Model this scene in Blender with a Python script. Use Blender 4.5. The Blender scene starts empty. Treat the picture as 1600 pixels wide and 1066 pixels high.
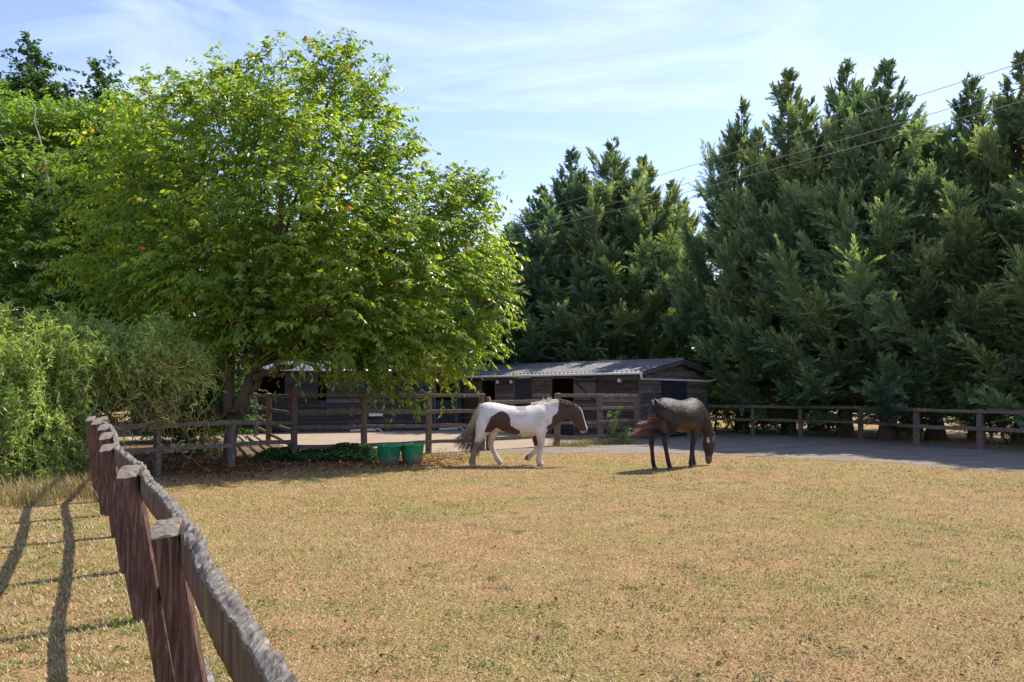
import bpy, math, random
import numpy as np
from mathutils import Vector, Matrix, noise

R = math.radians
random.seed(7)
rng = np.random.default_rng(11)
SC = bpy.context.scene

# ------------------------------------------------------------------ camera
EYE = 1.55
F = 1200.0            # focal length in photo pixels (photo 1600 wide)
HZ = 612.0            # horizon row
cam_d = bpy.data.cameras.new("camera")
cam = bpy.data.objects.new("camera", cam_d)
SC.collection.objects.link(cam)
cam.location = (0, 0, EYE)
cam.rotation_euler = (R(90), 0, 0)
cam_d.sensor_width = 36
cam_d.lens = 36 * F / 1600
cam_d.shift_y = (HZ - 533) / 1600
cam_d.clip_start = 0.05
cam_d.clip_end = 3000
SC.camera = cam

# ------------------------------------------------------------------ sky, sun, exposure
SUNV = Vector((0.57, 0.49, 1.0)).normalized()      # towards the sun
EL = math.asin(SUNV.z)
AZ = math.atan2(SUNV.x, SUNV.y)
w = bpy.data.worlds.new("World")
SC.world = w
w.use_nodes = True
nt = w.node_tree
nt.nodes.clear()
o_ = nt.nodes.new("ShaderNodeOutputWorld")
bg = nt.nodes.new("ShaderNodeBackground")
sky = nt.nodes.new("ShaderNodeTexSky")
sky.sky_type = 'NISHITA'
sky.sun_disc = False
sky.sun_elevation = EL
sky.sun_rotation = AZ
sky.air_density = 1.0
sky.dust_density = 0.35
sky.ozone_density = 3.0
bg.inputs[1].default_value = 0.125
# thin high cirrus streaks
tc = nt.nodes.new("ShaderNodeTexCoord")
mp = nt.nodes.new("ShaderNodeMapping")
mp.inputs['Rotation'].default_value = (R(20), R(35), R(25))
mp.inputs['Scale'].default_value = (1.1, 7.0, 9.0)
nz = nt.nodes.new("ShaderNodeTexNoise")
nz.inputs['Scale'].default_value = 1.3
nz.inputs['Detail'].default_value = 9
nz.inputs['Roughness'].default_value = 0.55
nz.inputs['Distortion'].default_value = 0.7
cr = nt.nodes.new("ShaderNodeValToRGB")
cr.color_ramp.elements[0].position = 0.47
cr.color_ramp.elements[0].color = (0.03, 0.03, 0.03, 1)
cr.color_ramp.elements[1].position = 0.80
cr.color_ramp.elements[1].color = (0.80, 0.80, 0.80, 1)
mx = nt.nodes.new("ShaderNodeMix")
mx.data_type = 'RGBA'
mx.inputs[7].default_value = (4.2, 4.7, 5.4, 1)
L = nt.links.new
L(tc.outputs['Generated'], mp.inputs[0]); L(mp.outputs[0], nz.inputs[0]); L(nz.outputs[0], cr.inputs[0])
L(cr.outputs[0], mx.inputs[0]); tn = nt.nodes.new("ShaderNodeMix"); tn.data_type = 'RGBA'; tn.blend_type = 'MULTIPLY'; tn.inputs[0].default_value = 1.0; tn.inputs[7].default_value = (1.06, 0.92, 1.07, 1)
L(sky.outputs[0], tn.inputs[6]); L(tn.outputs[2], mx.inputs[6]); L(mx.outputs[2], bg.inputs[0]); L(bg.outputs[0], o_.inputs[0])

sun_d = bpy.data.lights.new("sun", 'SUN')
sun_d.energy = 3.9
sun_d.angle = R(0.5)
sun_d.color = (1.0, 0.93, 0.82)
sun = bpy.data.objects.new("sun", sun_d)
SC.collection.objects.link(sun)
sun.rotation_euler = (-SUNV).to_track_quat('-Z', 'Y').to_euler()

SC.view_settings.view_transform = 'Standard'
SC.view_settings.look = 'None'
SC.view_settings.exposure = 1.1
SC.view_settings.gamma = 1
SC.cycles.max_bounces = 7
SC.cycles.diffuse_bounces = 5
SC.cycles.transmission_bounces = 5
SC.cycles.transparent_max_bounces = 4

# ------------------------------------------------------------------ helpers
def G(px, py):
    Y = EYE * F / (py - HZ)
    return np.array(((px - 800) / F * Y, Y, 0.0))
def P(px, py, Y):
    return np.array(((px - 800) / F * Y, Y, EYE - (py - HZ) / F * Y))

def link(o, parent=None):
    SC.collection.objects.link(o)
    if parent is not None:
        o.parent = parent
    return o
def tag(o, label=None, cat=None, group=None, kind=None):
    if label: o['label'] = label
    if cat: o['category'] = cat
    if group: o['group'] = group
    if kind: o['kind'] = kind
    return o
def empty(name, loc=(0, 0, 0), rz=0.0):
    o = bpy.data.objects.new(name, None)
    o.empty_display_size = 0.2
    o.location = loc
    o.rotation_euler = (0, 0, rz)
    return link(o)

def mesh_np(name, V, Fc, mats, parent=None, smooth=False, attrs=None, midx=None, col=None):
    V = np.asarray(V, np.float32); Fc = np.asarray(Fc, np.int32)
    me = bpy.data.meshes.new(name)
    k = Fc.shape[1]
    me.vertices.add(len(V)); me.vertices.foreach_set('co', V.ravel())
    me.loops.add(Fc.size); me.loops.foreach_set('vertex_index', Fc.ravel())
    me.polygons.add(len(Fc))
    me.polygons.foreach_set('loop_start', np.arange(0, Fc.size, k, dtype=np.int32))
    if smooth:
        me.polygons.foreach_set('use_smooth', np.ones(len(Fc), bool))
    else:
        me.polygons.foreach_set('use_smooth', np.zeros(len(Fc), bool))
    me.update(calc_edges=True)
    if midx is not None:
        me.polygons.foreach_set('material_index', np.asarray(midx, np.int32))
    for a, val in (attrs or {}).items():
        at = me.attributes.new(a, 'FLOAT', 'POINT')
        at.data.foreach_set('value', np.asarray(val, np.float32))
    if col is not None:
        at = me.attributes.new('coat', 'FLOAT_COLOR', 'POINT')
        c4 = np.ones((len(V), 4), np.float32); c4[:, :3] = col
        at.data.foreach_set('color', c4.ravel())
    me.validate()
    for m in (mats if isinstance(mats, (list, tuple)) else [mats]):
        me.materials.append(m)
    o = bpy.data.objects.new(name, me)
    return link(o, parent)

class MB:
    """collects mixed polygons for one mesh"""
    def __init__(s): s.v = []; s.f = []; s.m = []; s.sm = []
    def add(s, vs, fs, m=0, smooth=False):
        b = len(s.v)
        s.v += [tuple(float(q) for q in p) for p in vs]
        for f in fs:
            s.f.append(tuple(b + i for i in f)); s.m.append(m); s.sm.append(smooth)
    def box(s, a, b, m=0, M=None):
        x0, y0, z0 = a; x1, y1, z1 = b
        vs = [(x0,y0,z0),(x1,y0,z0),(x1,y1,z0),(x0,y1,z0),(x0,y0,z1),(x1,y0,z1),(x1,y1,z1),(x0,y1,z1)]
        if M is not None: vs = [tuple(M @ Vector(v)) for v in vs]
        s.add(vs, [(3,2,1,0),(4,5,6,7),(0,1,5,4),(1,2,6,5),(2,3,7,6),(3,0,4,7)], m)
    def tube(s, pts, rad, n=6, m=0, caps=True):
        V, Fc = tube_np(pts, rad, n)
        s.add(V, Fc.tolist(), m, True)
        if caps:
            k = len(pts) - 1
            b = len(s.v) - len(V)
            s.f.append(tuple(b + i for i in range(n))[::-1]); s.m.append(m); s.sm.append(False)
            s.f.append(tuple(b + k*n + i for i in range(n))); s.m.append(m); s.sm.append(False)
    def build(s, name, mats, parent=None):
        me = bpy.data.meshes.new(name)
        me.from_pydata(s.v, [], s.f)
        me.polygons.foreach_set('material_index', s.m)
        me.polygons.foreach_set('use_smooth', s.sm)
        for m in (mats if isinstance(mats, (list, tuple)) else [mats]): me.materials.append(m)
        me.update()
        return link(bpy.data.objects.new(name, me), parent)

def tube_np(pts, rad, n=6):
    pts = np.asarray(pts, float); k = len(pts)
    rad = np.broadcast_to(np.asarray(rad, float), (k,))
    T = np.gradient(pts, axis=0); T /= (np.linalg.norm(T, axis=1, keepdims=True) + 1e-9)
    ref = np.array((0.31, 0.17, 0.93)) if abs(T[0, 2]) < 0.8 else np.array((0.93, 0.3, 0.1))
    A = np.cross(T, ref); A /= (np.linalg.norm(A, axis=1, keepdims=True) + 1e-9)
    B = np.cross(T, A)
    an = np.arange(n) * 2 * np.pi / n
    V = pts[:, None, :] + rad[:, None, None] * (np.cos(an)[None, :, None] * A[:, None, :] + np.sin(an)[None, :, None] * B[:, None, :])
    V = V.reshape(-1, 3)
    i = np.arange(k - 1)[:, None] * n; j = np.arange(n)[None, :]; j2 = (j + 1) % n
    Fc = np.stack([i + j, i + j2, i + n + j2, i + n + j], -1).reshape(-1, 4)
    return V, Fc

def bez(a, b, c, d, n=8):
    t = np.linspace(0, 1, n)[:, None]
    a, b, c, d = map(np.asarray, (a, b, c, d))
    return (1-t)**3*a + 3*(1-t)**2*t*b + 3*(1-t)*t*t*c + t**3*d

def unit(v):
    v = np.asarray(v, float)
    return v / (np.linalg.norm(v, axis=-1, keepdims=True) + 1e-9)

class Tubes:
    def __init__(s): s.V = []; s.F = []; s.T = []; s.n = 0
    def add(s, pts, rad, n=5, t=0.5):
        V, Fc = tube_np(pts, rad, n)
        s.V.append(V); s.F.append(Fc + s.n); s.n += len(V); s.T.append(np.full(len(V), t))
    def build(s, name, mat, parent=None):
        return mesh_np(name, np.concatenate(s.V), np.concatenate(s.F), mat, parent, smooth=True, attrs={'t': np.concatenate(s.T)})

# ------------------------------------------------------------------ materials
def new_mat(name):
    m = bpy.data.materials.new(name); m.use_nodes = True
    n = m.node_tree; n.nodes.clear()
    out = n.nodes.new("ShaderNodeOutputMaterial")
    return m, n, out
def ramp(n, stops, src=None, interp='LINEAR'):
    r = n.nodes.new("ShaderNodeValToRGB"); r.color_ramp.interpolation = interp
    e = r.color_ramp.elements
    while len(e) < len(stops): e.new(0.5)
    for i, (p, c) in enumerate(stops):
        e[i].position = p
        e[i].color = (*c, 1) if not isinstance(c, (int, float)) else (c, c, c, 1)
    if src is not None: n.links.new(src, r.inputs[0])
    return r.outputs[0]
def noise_n(n, scale, detail=4, rough=0.55, vec=None, dist=0.0, sc3=None, coord='Object'):
    if vec is None:
        t = n.nodes.new("ShaderNodeTexCoord"); vec = t.outputs[coord]
    if sc3 is not None:
        mpp = n.nodes.new("ShaderNodeMapping"); mpp.inputs['Scale'].default_value = sc3
        n.links.new(vec, mpp.inputs[0]); vec = mpp.outputs[0]
    t = n.nodes.new("ShaderNodeTexNoise")
    t.inputs['Scale'].default_value = scale; t.inputs['Detail'].default_value = detail
    t.inputs['Roughness'].default_value = rough; t.inputs['Distortion'].default_value = dist
    n.links.new(vec, t.inputs[0])
    return t.outputs[0]
def mixc(n, fac, a, b, mode='MIX'):
    m = n.nodes.new("ShaderNodeMix"); m.data_type = 'RGBA'; m.blend_type = mode
    for s, i in ((fac, 0), (a, 6), (b, 7)):
        if isinstance(s, (int, float)): m.inputs[i].default_value = s
        elif isinstance(s, tuple): m.inputs[i].default_value = (*s, 1)
        else: n.links.new(s, m.inputs[i])
    return m.outputs[2]
def math_n(n, op, a, b=0.0, clamp=False):
    m = n.nodes.new("ShaderNodeMath"); m.operation = op; m.use_clamp = clamp
    for s, i in ((a, 0), (b, 1)):
        if isinstance(s, (int, float)): m.inputs[i].default_value = s
        else: n.links.new(s, m.inputs[i])
    return m.outputs[0]
def principled(n, out, col, rough=0.8, bump=None, bstr=0.3, bdist=0.02, spec=0.5, metal=0.0):
    p = n.nodes.new("ShaderNodeBsdfPrincipled")
    if isinstance(col, tuple): p.inputs['Base Color'].default_value = (*col, 1)
    else: n.links.new(col, p.inputs['Base Color'])
    if isinstance(rough, (int, float)): p.inputs['Roughness'].default_value = rough
    else: n.links.new(rough, p.inputs['Roughness'])
    p.inputs['Specular IOR Level'].default_value = spec
    p.inputs['Metallic'].default_value = metal
    if bump is not None:
        b = n.nodes.new("ShaderNodeBump"); b.inputs['Strength'].default_value = bstr; b.inputs['Distance'].default_value = bdist
        n.links.new(bump, b.inputs['Height']); n.links.new(b.outputs[0], p.inputs['Normal'])
    n.links.new(p.outputs[0], out.inputs[0])
    return p
def attr(n, name, vec=False):
    a = n.nodes.new("ShaderNodeAttribute"); a.attribute_name = name
    return a.outputs['Color'] if vec else a.outputs['Fac']

def leaf_mat(name, stops, tint=(1.7, 1.9, 0.5), trans=0.4, rough=0.45, spec=0.5, vary=False):
    m, n, out = new_mat(name)
    c = ramp(n, stops, attr(n, 't'))
    if vary:
        oi = n.nodes.new('ShaderNodeObjectInfo')
        c = mixc(n, 1.0, c, ramp(n, [(0.0, (0.86, 0.95, 1.02)), (0.5, (1.0, 1.0, 1.0)), (1.0, (1.18, 1.06, 0.92))], oi.outputs['Random']), 'MULTIPLY')
    p = principled(n, out, c, rough, spec=spec)
    tr = n.nodes.new("ShaderNodeBsdfTranslucent")
    tcol = mixc(n, 1.0, c, tint, 'MULTIPLY')
    n.links.new(tcol, tr.inputs[0])
    mxs = n.nodes.new("ShaderNodeMixShader"); mxs.inputs[0].default_value = trans
    n.links.new(p.outputs[0], mxs.inputs[1]); n.links.new(tr.outputs[0], mxs.inputs[2]); n.links.new(mxs.outputs[0], out.inputs[0])
    return m

M = {}
M['cherry_leaf'] = leaf_mat('cherry_leaf', [(0.0, (0.05, 0.11, 0.025)), (0.35, (0.11, 0.20, 0.035)), (0.75, (0.22, 0.31, 0.05)), (0.985, (0.34, 0.39, 0.07)), (0.992, (0.42, 0.13, 0.04))], (2.4, 2.1, 0.5), 0.48, 0.34)
M['left_leaf'] = leaf_mat('left_leaf', [(0.0, (0.05, 0.11, 0.03)), (0.4, (0.11, 0.20, 0.04)), (0.95, (0.25, 0.34, 0.07)), (0.99, (0.38, 0.13, 0.04))], (2.2, 2.1, 0.55), 0.45, 0.42)
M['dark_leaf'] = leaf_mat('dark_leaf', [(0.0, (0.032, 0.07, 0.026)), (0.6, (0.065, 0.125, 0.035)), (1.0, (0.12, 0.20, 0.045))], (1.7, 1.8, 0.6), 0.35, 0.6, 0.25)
M['willow_leaf'] = leaf_mat('willow_leaf', [(0.0, (0.10, 0.19, 0.05)), (0.4, (0.22, 0.34, 0.09)), (0.85, (0.42, 0.49, 0.14)), (1.0, (0.55, 0.53, 0.20))], (1.7, 1.7, 0.5), 0.45, 0.38)
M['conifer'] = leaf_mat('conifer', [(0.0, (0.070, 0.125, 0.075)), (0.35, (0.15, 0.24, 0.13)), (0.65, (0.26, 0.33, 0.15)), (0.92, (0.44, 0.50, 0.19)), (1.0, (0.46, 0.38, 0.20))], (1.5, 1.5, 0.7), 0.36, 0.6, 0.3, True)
M['ivy'] = leaf_mat('ivy', [(0.0, (0.03, 0.07, 0.03)), (0.6, (0.06, 0.13, 0.05)), (1.0, (0.13, 0.20, 0.06))], (1.4, 1.7, 0.5), 0.2, 0.7, 0.2)
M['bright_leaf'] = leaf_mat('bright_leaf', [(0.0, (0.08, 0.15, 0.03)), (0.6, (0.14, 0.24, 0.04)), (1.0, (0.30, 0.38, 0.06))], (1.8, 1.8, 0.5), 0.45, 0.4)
M['litter'] = leaf_mat('litter', [(0.0, (0.10, 0.05, 0.03)), (0.5, (0.20, 0.10, 0.05)), (0.85, (0.34, 0.17, 0.08)), (1.0, (0.44, 0.24, 0.09))], (1.3, 1.0, 0.7), 0.15, 0.85, 0.1)
M['grass'] = leaf_mat('grass', [(0.0, (0.10, 0.20, 0.035)), (0.18, (0.22, 0.25, 0.06)), (0.30, (0.25, 0.18, 0.085)), (0.65, (0.45, 0.315, 0.17)), (1.0, (0.63, 0.50, 0.32))], (1.2, 1.15, 0.8), 0.2, 0.7, 0.2)

def bark(name, a, b, sc=9):
    m, n, out = new_mat(name)
    h = noise_n(n, sc, 6, 0.65, sc3=(1, 1, 0.25))
    c = ramp(n, [(0.3, a), (0.7, b)], h)
    principled(n, out, c, 0.9, h, 0.7, 0.03, 0.2)
    return m
M['bark'] = bark('bark', (0.07, 0.05, 0.035), (0.19, 0.14, 0.10))
M['con_bark'] = bark('conifer_bark', (0.06, 0.042, 0.032), (0.17, 0.12, 0.09))
M['pale_bark'] = bark('pale_bark', (0.22, 0.20, 0.17), (0.42, 0.39, 0.34))
M['willow_twig'] = bark('willow_twig', (0.20, 0.15, 0.05), (0.42, 0.33, 0.12))
M['dead_twig'] = bark('dead_twig', (0.07, 0.05, 0.035), (0.20, 0.13, 0.09))

def ground_mat():
    m, n, out = new_mat('dry_grass_ground')
    big = noise_n(n, 0.35, 4, 0.6)
    mid = noise_n(n, 2.2, 5, 0.62)
    fine = noise_n(n, 45, 4, 0.75)
    fine2 = noise_n(n, 17, 5, 0.7, dist=0.5)
    base = ramp(n, [(0.30, (0.13, 0.09, 0.045)), (0.5, (0.32, 0.235, 0.125)), (0.72, (0.52, 0.42, 0.26))], fine)
    tone = ramp(n, [(0.3, (0.78, 0.72, 0.62)), (0.65, (1.12, 1.05, 1.0))], mid)
    c = mixc(n, 1.0, base, tone, 'MULTIPLY')
    s = math_n(n, 'ADD', math_n(n, 'MULTIPLY', big, 0.55), math_n(n, 'MULTIPLY', fine2, 0.62))
    gmask = ramp(n, [(0.585, 0.0), (0.69, 0.85)], s)
    c = mixc(n, gmask, c, ramp(n, [(0.3, (0.12, 0.14, 0.035)), (0.7, (0.32, 0.30, 0.09))], fine))
    dark = ramp(n, [(0.22, 1.0), (0.34, 0.0)], fine2)
    c = mixc(n, math_n(n, 'MULTIPLY', dark, 0.55), c, (0.13, 0.085, 0.05))
    huge = noise_n(n, 0.55, 3, 0.55, dist=0.4, sc3=(0.8, 1.3, 1))
    c = mixc(n, 1.0, c, ramp(n, [(0.35, (1.0, 0.87, 0.76)), (0.5, (0.97, 0.89, 0.78)), (0.65, (0.86, 0.88, 0.66))], huge), 'MULTIPLY')
    principled(n, out, c, 0.95, math_n(n, 'ADD', fine, fine2), 0.9, 0.03, 0.1)
    return m
M['ground'] = ground_mat()
def dirt_mat(name, a, b, cc, bs=0.5):
    m, n, out = new_mat(name)
    mid = noise_n(n, 1.6, 5, 0.6, sc3=(0.6, 1.6, 1))
    fine = noise_n(n, 30, 5, 0.72)
    c = ramp(n, [(0.28, a), (0.5, b), (0.75, cc)], math_n(n, 'ADD', math_n(n, 'MULTIPLY', mid, 0.6), math_n(n, 'MULTIPLY', fine, 0.4)))
    principled(n, out, c, 0.95, math_n(n, 'ADD', fine, mid), bs, 0.03, 0.1)
    return m
M['track'] = dirt_mat('track_dirt', (0.11, 0.09, 0.07), (0.22, 0.185, 0.15), (0.36, 0.31, 0.26), 1.0)
M['yard'] = dirt_mat('yard_dirt', (0.22, 0.165, 0.115), (0.30, 0.235, 0.17), (0.37, 0.30, 0.23), 0.5)
M['litter_soil'] = dirt_mat('litter_soil', (0.08, 0.05, 0.035), (0.14, 0.09, 0.06), (0.24, 0.16, 0.10), 0.8)

def wood(name, a, b, c3, grain=(0.6, 14, 14), sc=3.0, rough=0.85, worn=None, wfac=(0.62, 0.7), bd=0.006, island=False):
    m, n, out = new_mat(name)
    g = noise_n(n, sc, 7, 0.65, sc3=grain, dist=0.6)
    c = ramp(n, [(0.3, a), (0.5, b), (0.72, c3)], g)
    if worn is not None:
        wv = noise_n(n, 9, 5, 0.6, sc3=(1.4, 1.4, 0.55))
        c = mixc(n, ramp(n, [(wfac[0], 0.0), (wfac[1], 1.0)], wv), c, worn)
    if island:
        gi = n.nodes.new('ShaderNodeNewGeometry')
        c = mixc(n, 1.0, c, ramp(n, [(0.0, (0.5, 0.5, 0.53)), (0.5, (1.15, 1.12, 1.08)), (0.85, (1.9, 1.8, 1.7)), (1.0, (3.2, 2.9, 2.6))], gi.outputs['Random Per Island']), 'MULTIPLY')
    principled(n, out, c, rough, g, 0.8, bd, 0.25)
    return m
M['post_red'] = wood('stained_post', (0.026, 0.014, 0.009), (0.088, 0.042, 0.027), (0.24, 0.15, 0.105), (26, 26, 1.3), 3, 0.7, (0.36, 0.29, 0.23), (0.69, 0.70))
M['post_top'] = wood('weathered_end', (0.10, 0.08, 0.06), (0.21, 0.17, 0.13), (0.31, 0.26, 0.20), (9, 30, 9), 5, 0.9)
M['rail_grey'] = wood('weathered_rail', (0.03, 0.024, 0.02), (0.17, 0.148, 0.125), (0.34, 0.305, 0.265), (14, 2.2, 14), 6, 0.9, bd=0.02)
M['rail_side'] = wood('stained_rail', (0.028, 0.013, 0.010), (0.075, 0.036, 0.024), (0.14, 0.10, 0.05), (9, 9, 1.4), 4, 0.8, (0.10, 0.11, 0.035), (0.52, 0.66))
M['fence'] = wood('old_fence_wood', (0.075, 0.052, 0.04), (0.15, 0.11, 0.085), (0.27, 0.21, 0.165), (3, 3, 3), 6, 0.85, (0.34, 0.29, 0.23), (0.62, 0.72))
M['fence_pale'] = wood('pale_fence_wood', (0.08, 0.065, 0.05), (0.16, 0.13, 0.105), (0.27, 0.225, 0.185), (3, 3, 3), 6, 0.85)
M['boards'] = wood('tarred_boards', (0.026, 0.022, 0.020), (0.075, 0.063, 0.055), (0.16, 0.135, 0.12), (1.0, 1.0, 12), 3, 0.75, (0.17, 0.15, 0.13), (0.66, 0.76), island=True)
M['boards_dark'] = wood('black_boards', (0.016, 0.017, 0.022), (0.032, 0.033, 0.040), (0.06, 0.06, 0.07), (1.0, 1.0, 12), 3, 0.6, island=True)
M['door_dark'] = wood('black_door', (0.014, 0.015, 0.02), (0.026, 0.027, 0.035), (0.05, 0.05, 0.06), (14, 14, 2), 3, 0.6)
M['door_grey'] = wood('weathered_door', (0.07, 0.062, 0.052), (0.11, 0.10, 0.085), (0.17, 0.155, 0.135), (14, 14, 2), 3, 0.8)
M['inside'] = wood('stable_inside', (0.04, 0.018, 0.013), (0.09, 0.035, 0.025), (0.14, 0.055, 0.04), (2, 2, 10), 3, 0.8)
def roof_mat(name, a, b, c3):
    m, n, out = new_mat(name)
    g = noise_n(n, 2.2, 6, 0.65)
    f = noise_n(n, 14, 4, 0.6)
    c = ramp(n, [(0.3, a), (0.5, b), (0.75, c3)], math_n(n, 'ADD', math_n(n, 'MULTIPLY', g, 0.6), math_n(n, 'MULTIPLY', f, 0.4)))
    principled(n, out, c, 0.75, f, 0.3, 0.01, 0.3)
    return m
M['roof'] = roof_mat('corrugated_sheet', (0.07, 0.068, 0.068), (0.13, 0.127, 0.125), (0.22, 0.215, 0.21))
M['roof_blue'] = roof_mat('slate_blue_sheet', (0.05, 0.06, 0.08), (0.08, 0.095, 0.125), (0.13, 0.145, 0.18))
def plain(name, c, rough=0.5, spec=0.5, metal=0.0, var=0.15, sc=20):
    m, n, out = new_mat(name)
    g = noise_n(n, sc, 4, 0.6)
    cc = ramp(n, [(0.3, tuple(q * (1 - var) for q in c)), (0.7, tuple(min(1, q * (1 + var)) for q in c))], g)
    principled(n, out, cc, rough, g, 0.1, 0.005, spec, metal)
    return m
M['white'] = plain('white_paint', (0.70, 0.70, 0.68), 0.5)
def tub_mat():
    m, n, out = new_mat('green_plastic')
    v = noise_n(n, 6, 6, 0.7, coord='Object'); oi = n.nodes.new('ShaderNodeObjectInfo')
    c = ramp(n, [(0.35, (0.012, 0.19, 0.09)), (0.6, (0.022, 0.29, 0.15))], v)
    c = mixc(n, 1.0, c, ramp(n, [(0.0, (0.75, 0.8, 0.8)), (1.0, (1.5, 1.3, 1.2))], oi.outputs['Random']), 'MULTIPLY')
    g_ = n.nodes.new('ShaderNodeNewGeometry'); sx = n.nodes.new('ShaderNodeSeparateXYZ'); n.links.new(g_.outputs['Position'], sx.inputs[0])
    dirt = math_n(n, 'SUBTRACT', math_n(n, 'ADD', v, math_n(n, 'MULTIPLY', noise_n(n, 30, 4, .7), .5)), math_n(n, 'MULTIPLY', sx.outputs[2], 1.1))
    c = mixc(n, ramp(n, [(0.50, 0.0), (0.70, 0.75)], dirt), c, (0.24, 0.19, 0.13))
    principled(n, out, c, 0.5, v, 0.15, 0.005, 0.4)
    return m
M['tub'] = tub_mat()
M['tub_in'] = plain('green_plastic_rim', (0.03, 0.30, 0.17), 0.4, 0.5, 0, 0.15, 7)
M['metal'] = plain('galvanised', (0.45, 0.46, 0.47), 0.4, 0.5, 0.8)
M['rope'] = plain('red_rope', (0.45, 0.07, 0.06), 0.9, 0.2)
M['wire'] = plain('pale_wire', (0.30, 0.30, 0.30), 0.5, 0.5, 0.3)
M['eye'] = plain('dark_eye', (0.006, 0.005, 0.004), 0.1, 0.8)
M['litterdark'] = plain('dark_soil_clump', (0.09, 0.06, 0.04), 0.95, 0.1)

def coat_mat(name, rough, spec, bump=0.15, sheen=0.0):
    m, n, out = new_mat(name)
    c = attr(n, 'coat', True)
    v = math_n(n, 'ADD', math_n(n, 'MULTIPLY', noise_n(n, 7, 3, 0.5), 0.7), math_n(n, 'MULTIPLY', noise_n(n, 60, 4, 0.65, sc3=(0.5, 1, 1.6)), 0.3))
    c = mixc(n, 1.0, c, ramp(n, [(0.3, (0.82, 0.80, 0.78)), (0.7, (1.1, 1.1, 1.1))], v), 'MULTIPLY')
    p = principled(n, out, c, rough, v, bump, 0.05, spec)
    p.inputs['Sheen Weight'].default_value = sheen
    p.inputs['Sheen Roughness'].default_value = 0.4
    return m
M['coat_pinto'] = coat_mat('pied_coat', 0.65, 0.25, 0.5, 0.1)
M['coat_dark'] = coat_mat('dark_coat', 0.42, 0.28, 0.9)
M['hair'] = coat_mat('horse_hair', 0.5, 0.4, 0.1)

# ------------------------------------------------------------------ ground
def sheet(name, poly, z, mat, label=None, sub=0.35, rag=0.25, seed=0, kind='structure'):
    """ragged-edged ground sheet from an outline"""
    pts = []
    k = len(poly)
    for i in range(k):
        a = np.array(poly[i], float); b = np.array(poly[(i + 1) % k], float)
        m_ = max(1, int(np.linalg.norm(b - a) / sub))
        for j in range(m_):
            q = a + (b - a) * j / m_
            nn = noise.noise_vector(Vector((q[0] * 0.9, q[1] * 0.9, seed + 3.3)))
            n2 = noise.noise_vector(Vector((q[0] * 4.1, q[1] * 4.1, seed + 9.3)))
            pts.append((q[0] + nn.x * rag + n2.x * rag * .35, q[1] + nn.y * rag + n2.y * rag * .35, z))
    me = bpy.data.meshes.new(name)
    me.from_pydata(pts, [], [tuple(range(len(pts)))])
    me.materials.append(mat)
    o = link(bpy.data.objects.new(name, me))
    o['kind'] = kind
    return o
mb = MB()
g = 1500
mb.add([(-g, -60, 0), (g, -60, 0), (g, 2400, 0), (-g, 2400, 0)], [(0, 1, 2, 3)])
tag(mb.build('ground', M['ground']), kind='structure')
TRACK = [(-1.7, 18.6), (0.2, 18.9), (1.6, 19.3), (4.0, 19.2), (5.6, 18.6), (7.3, 17.3), (8.8, 15.9), (10.4, 14.3), (14, 11.5),
         (15.2, 17.5), (13.3, 20.3), (12.6, 22.5), (11.6, 25.4), (9.5, 27.0), (7.6, 28.4), (4.3, 24.7), (1.5, 21.8), (-0.8, 20.2), (-1.9, 19.6)]
sheet('track', TRACK, 0.004, M['track'], rag=0.7, seed=1)
YARD = [(-1.6, 19.3), (-0.6, 20.3), (1.3, 21.9), (4.3, 24.9), (3.0, 27), (-1.9, 31.4), (-14, 27.6), (-12, 24), (-7.3, 23.6), (-5.2, 18.9)]
sheet('yard', YARD, 0.008, M['yard'], rag=0.12, seed=2)
sheet('leaf_litter_ground', [(-7.6, 13.2), (-6.4, 14.2), (-5.4, 15.2), (-4.8, 16.5), (-2.4, 16.6), (-2.2, 17.4), (-5.0, 18.3), (-7.0, 23.3), (-14, 24), (-14, 12.6), (-9, 12.0)], 0.004, M['litter_soil'], rag=0.5, seed=3)

def in_poly(x, y, poly):
    x = np.asarray(x); y = np.asarray(y)
    inside = np.zeros(x.shape, bool)
    k = len(poly); j = k - 1
    for i in range(k):
        xi, yi = poly[i][:2]; xj, yj = poly[j][:2]
        c = ((yi > y) != (yj > y)) & (x < (xj - xi) * (y - yi) / (yj - yi + 1e-12) + xi)
        inside ^= c; j = i
    return inside

def vnoise(x, y, s, seed=0.0):
    return np.array([noise.noise(Vector((a * s, b * s, seed))) for a, b in zip(x, y)])

# ------------------------------------------------------------------ grass blades
def leaf_tris(Pb, D, S, Ln, Wd, fold, tval):
    """diamond leaves: base, side, tip, side -> 2 triangles each"""
    Nn = np.cross(D, S)
    Ln = Ln[:, None]; Wd = Wd[:, None]
    v0 = Pb; v2 = Pb + D * Ln - Nn * Ln * 0.08
    v1 = Pb + D * Ln * 0.45 + S * Wd * 0.5 + Nn * fold * Wd
    v3 = Pb + D * Ln * 0.45 - S * Wd * 0.5 + Nn * fold * Wd
    V = np.stack([v0, v1, v2, v3], 1).reshape(-1, 3)
    b = np.arange(len(Pb))[:, None] * 4
    Fc = np.concatenate([b + np.array([[0, 1, 2]]), b + np.array([[0, 2, 3]])], 1).reshape(-1, 3)
    return V, Fc, np.repeat(tval, 4)

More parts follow.
